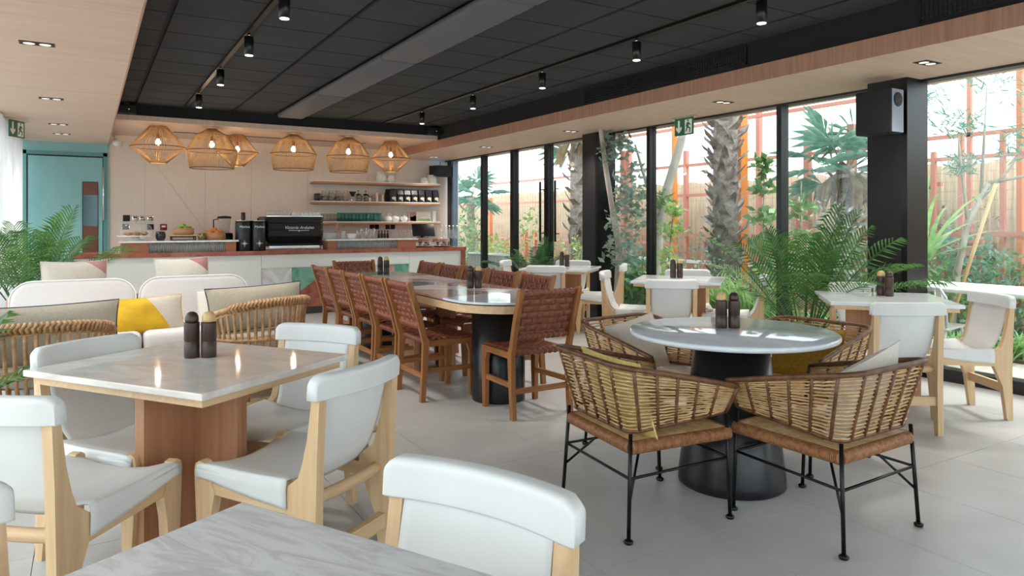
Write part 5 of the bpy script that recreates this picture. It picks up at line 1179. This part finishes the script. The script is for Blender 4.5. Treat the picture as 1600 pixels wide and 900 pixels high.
tree('slender shrub with light green leaves on the bright orange post', pd(1040, 9.0), [(0, 0, 0), (.05, 0, .8), (.12, -.03, 1.6)], .015, 'bark', [((.08, 0, 1.25), .18), ((-.02, 0, .95), .2), ((.14, 0, 1.5), .12), ((.1, 0, .7), .18)], 'leaflight', .09, 70, .55)
tree('glossy climbing plant left of the wide mullion', pd(1192, 7.6), [(0, 0, 0), (0, 0, .9), (.02, 0, 1.85)], .012, 'bark', [((0, 0, 1.7), .12), ((0, 0, 1.4), .13), ((.03, 0, 1.1), .16), ((.05, 0, .8), .2), ((0, 0, 1.95), .1)], 'leafgreen', .11, 60, .6)
tree('leafy climber just right of the wide mullion', pd(1250, 7.8), [(0, 0, 0), (0, 0, .9), (.02, 0, 1.8)], .012, 'bark', [((0, 0, 1.5), .13), ((0, 0, 1.15), .16), ((.03, 0, .8), .2)], 'leafgreen', .10, 60, .5)
tree('young multi-stem tree with feathery tufts in the right window', pd(1482, 7.4), [(0, 0, 0), (.06, -.05, .8), (.14, -.12, 1.35), (.28, -.25, 1.75)], .045, 'palebark',
     [((.45, -.5, 2.15), .28), ((.05, -.1, 2.35), .22), ((-.2, .15, 2.55), .3), ((.55, -.6, 2.6), .3), ((.75, -.9, 2.0), .25), ((.35, -.25, 2.9), .3), ((.15, -.05, 1.95), .16)], 'bluegreen', .12, 190, .13,
     branches=([(.14, -.12, 1.35), (.08, -.1, 1.8), (.02, -.08, 2.3)], [(.2, -.18, 1.55), (.4, -.4, 1.9), (.55, -.6, 2.5)], [(.24, -.2, 1.65), (.3, -.2, 2.2), (.32, -.22, 2.8)], [(.28, -.25, 1.75), (.55, -.65, 1.85), (.8, -.95, 2.05)]))
tag(MB().tube([(0, 0, 0), (.34, -.36, 1.72)], .018, 8).build('bamboo_stake', 'paleknobZ', None, pd(1466, 7.0)), 'pale bamboo stake leaning by the young tree', 'stake')
blades('sword-leaved plant with long arching blades beside the big column', (*pg(1436, 6.9, 1.1)[:2], .9), 16, 1.25, .05, 'grassy', 1.1)
tag(MB().tube([(0, 0, 0), (0, 0, .98)], [.05, .04], 8).build('yucca_trunk', 'bark', None, pg(1436, 6.9, 1.1)), 'bare trunk under the sword-leaved plant', 'trunk')
# planting bed
tall = [(948, 8.6), (965, 8.2), (985, 8.5), (1000, 8.0), (1018, 8.3), (1035, 8.0), (1060, 8.4), (1085, 8.1), (1105, 8.4), (1125, 8.0), (1150, 8.3), (1172, 8.0), (1200, 8.2), (1090, 9.0), (1035, 9.1), (1160, 9.0)]
for k, (px, t_) in enumerate(tall): blades(ORD[sorted(tall).index((px, t_))] + ' strappy green clump from the left behind the middle window table', pg(px, t_, 1.0), 60, rng.uniform(.85, 1.2), .030, ['grassy', 'leaflight', 'grassy'][k % 3])
for k, (px, t_) in enumerate([(945, 7.6), (960, 7.4), (990, 7.5), (1110, 7.4), (1165, 7.3), (1190, 7.4)]): blades(ORD[k] + ' fine grass tuft from the left, close to the glass', pg(px, t_, .9), 120, .55, .010, 'grassy')
for px, t_, rx, h, n, sz, mt, asp, lab in [
    (972, 9.3, .40, 1.05, 420, .15, 'bluegreen', .5, 'broad-leaved blue-green bush under the grey-leaved tree'), (1000, 8.9, .3, .7, 200, .14, 'leafgreen', .5, 'round green bush beside the thin mullion'),
    (1075, 10.2, .6, 1.3, 420, .07, 'leafgrey', .6, 'rounded grey bush by the slim red-orange post'), (1240, 8.6, .5, 1.2, 420, .10, 'leaflight', .4, 'light green bush right of the wide mullion'),
    (1290, 8.8, .7, 1.55, 700, .10, 'leafgrey', .35, 'pale grey-green bush below the fan palm'), (1335, 8.4, .5, 1.2, 420, .10, 'leafgreen', .4, 'green bush beside the big column'),
    (1455, 7.6, .4, .95, 360, .12, 'leafgreen', .3, 'green bush at the left of the right window'), (1500, 8.2, .6, 1.25, 700, .10, 'bluegreen', .5, 'blue-green lavender bush behind the outdoor table'),
    (1545, 7.6, .55, 1.0, 600, .08, 'bluegreen', .4, 'low blue-green bush behind the rightmost chair'), (1590, 7.6, .5, 1.0, 500, .10, 'leafgreen', .3, 'green bush at the right edge of the picture'), (1530, 9.3, .7, 1.7, 500, .09, 'leafgrey', .35, 'tall thin grey bush behind the young tree'),
    (733, 13.0, .5, 1.6, 500, .12, 'leafgreen', .4, 'green bush in the farthest garden window'), (778, 12.5, .45, 1.1, 420, .11, 'leaflight', .4, 'yellow-green bush behind the grey planters'), (745, 11.2, .4, .8, 300, .10, 'leafgreen', .4, 'low bush left of the grey planters'),
    (830, 12.5, .35, 1.5, 260, .10, 'leaflight', .45, 'slim light green bush left of the door handle'), (890, 12.0, .4, 1.1, 260, .10, 'leaflight', .4, 'light green bush right of the door handle'), (905, 9.6, .35, .6, 240, .09, 'leafgreen', .4, 'low bush left of the far black column')]:
    shrub(lab, pg(px, t_, rx + .15), rx, h, n, sz, mt, asp)
for k in range(26):
    px = 1440 + k * 7; blades(ORD[k] + ' low ground plant from the left behind the outdoor furniture', pg(px, 6.9 + .5 * (k % 3), .6), 34, .42, .03, ['grassy', 'bluegreen', 'leafgreen'][k % 3])
for k in range(8): blades(ORD[k] + ' green ground plant from the left behind the tall areca palm', pg(1235 + k * 15, 7.6 + .3 * (k % 3), .7), 40, .55, .03, ['grassy', 'leaflight'][k % 2])
# grey fluted planters, outdoor table and chair
for px, lab in ((756, 'left'), (786, 'right')):
    t = thing('fluted_planter', lab + ' of two grey fluted planters outside the far window', 'planter', pd(px, 13.6 if lab == 'left' else 13.0)); m = MB(); n = 28
    vs = [((.30 + (.012 if k % 2 else -.006)) * math.cos(2 * math.pi * k / (2 * n)), (.30 + (.012 if k % 2 else -.006)) * math.sin(2 * math.pi * k / (2 * n))) for k in range(2 * n)]
    m.prism(vs, 0, .74).build('pot', 'plantergrey', t); MB().tube([(.305 * math.cos(R(a)), .305 * math.sin(R(a)), .75) for a in range(0, 360, 12)], .02, 6, True).build('rim', 'plantergrey', t)
t = thing('outdoor_table', 'white outdoor table beyond the glass behind the rightmost chair', 'table', (6.60, 3.05, GZ)); MB().rbox((0, 0, .77), (.75, 1.5, .035), .012, 2).build('table_top', 'white', t)
for x in (-.3, .3):
    for y in (-.62, .62): MB().bar((x, y, 0), (x, y, .755), .05, .05).build('leg', 'white', t)
def outdoor_chair(x, y, rz, lab):
    t = thing('outdoor_chair', lab, 'chair', (x, y, GZ), rz, 'white metal outdoor chairs')
    MB().rbox((0, 0, .45), (.46, .44, .02), .008, 2).build('seat', 'white', t)
    for a in (-.2, .2):
        MB().tube([(a, -.2, .45), (a * 1.1, -.26, 0)], .012, 6).build('leg', 'white', t); MB().tube([(a, .2, .45), (a * 1.1, .24, 0)], .012, 6).build('leg', 'white', t)
    MB().tube([(-.21, -.2, .45), (-.22, -.25, .72), (-.18, -.27, .80), (.18, -.27, .80), (.22, -.25, .72), (.21, -.2, .45)], .012, 6).build('back_frame', 'white', t)
    for k in range(5): MB().tube([(-.14 + k * .07, -.205, .46), (-.14 + k * .07, -.268, .79)], .006, 5).build('spindle', 'white', t)
outdoor_chair(6.75, 2.35, R(10), 'white metal chair outside, right of the outdoor table'); outdoor_chair(6.30, 3.45, R(-80), 'white metal chair outside, at the near side of the outdoor table')
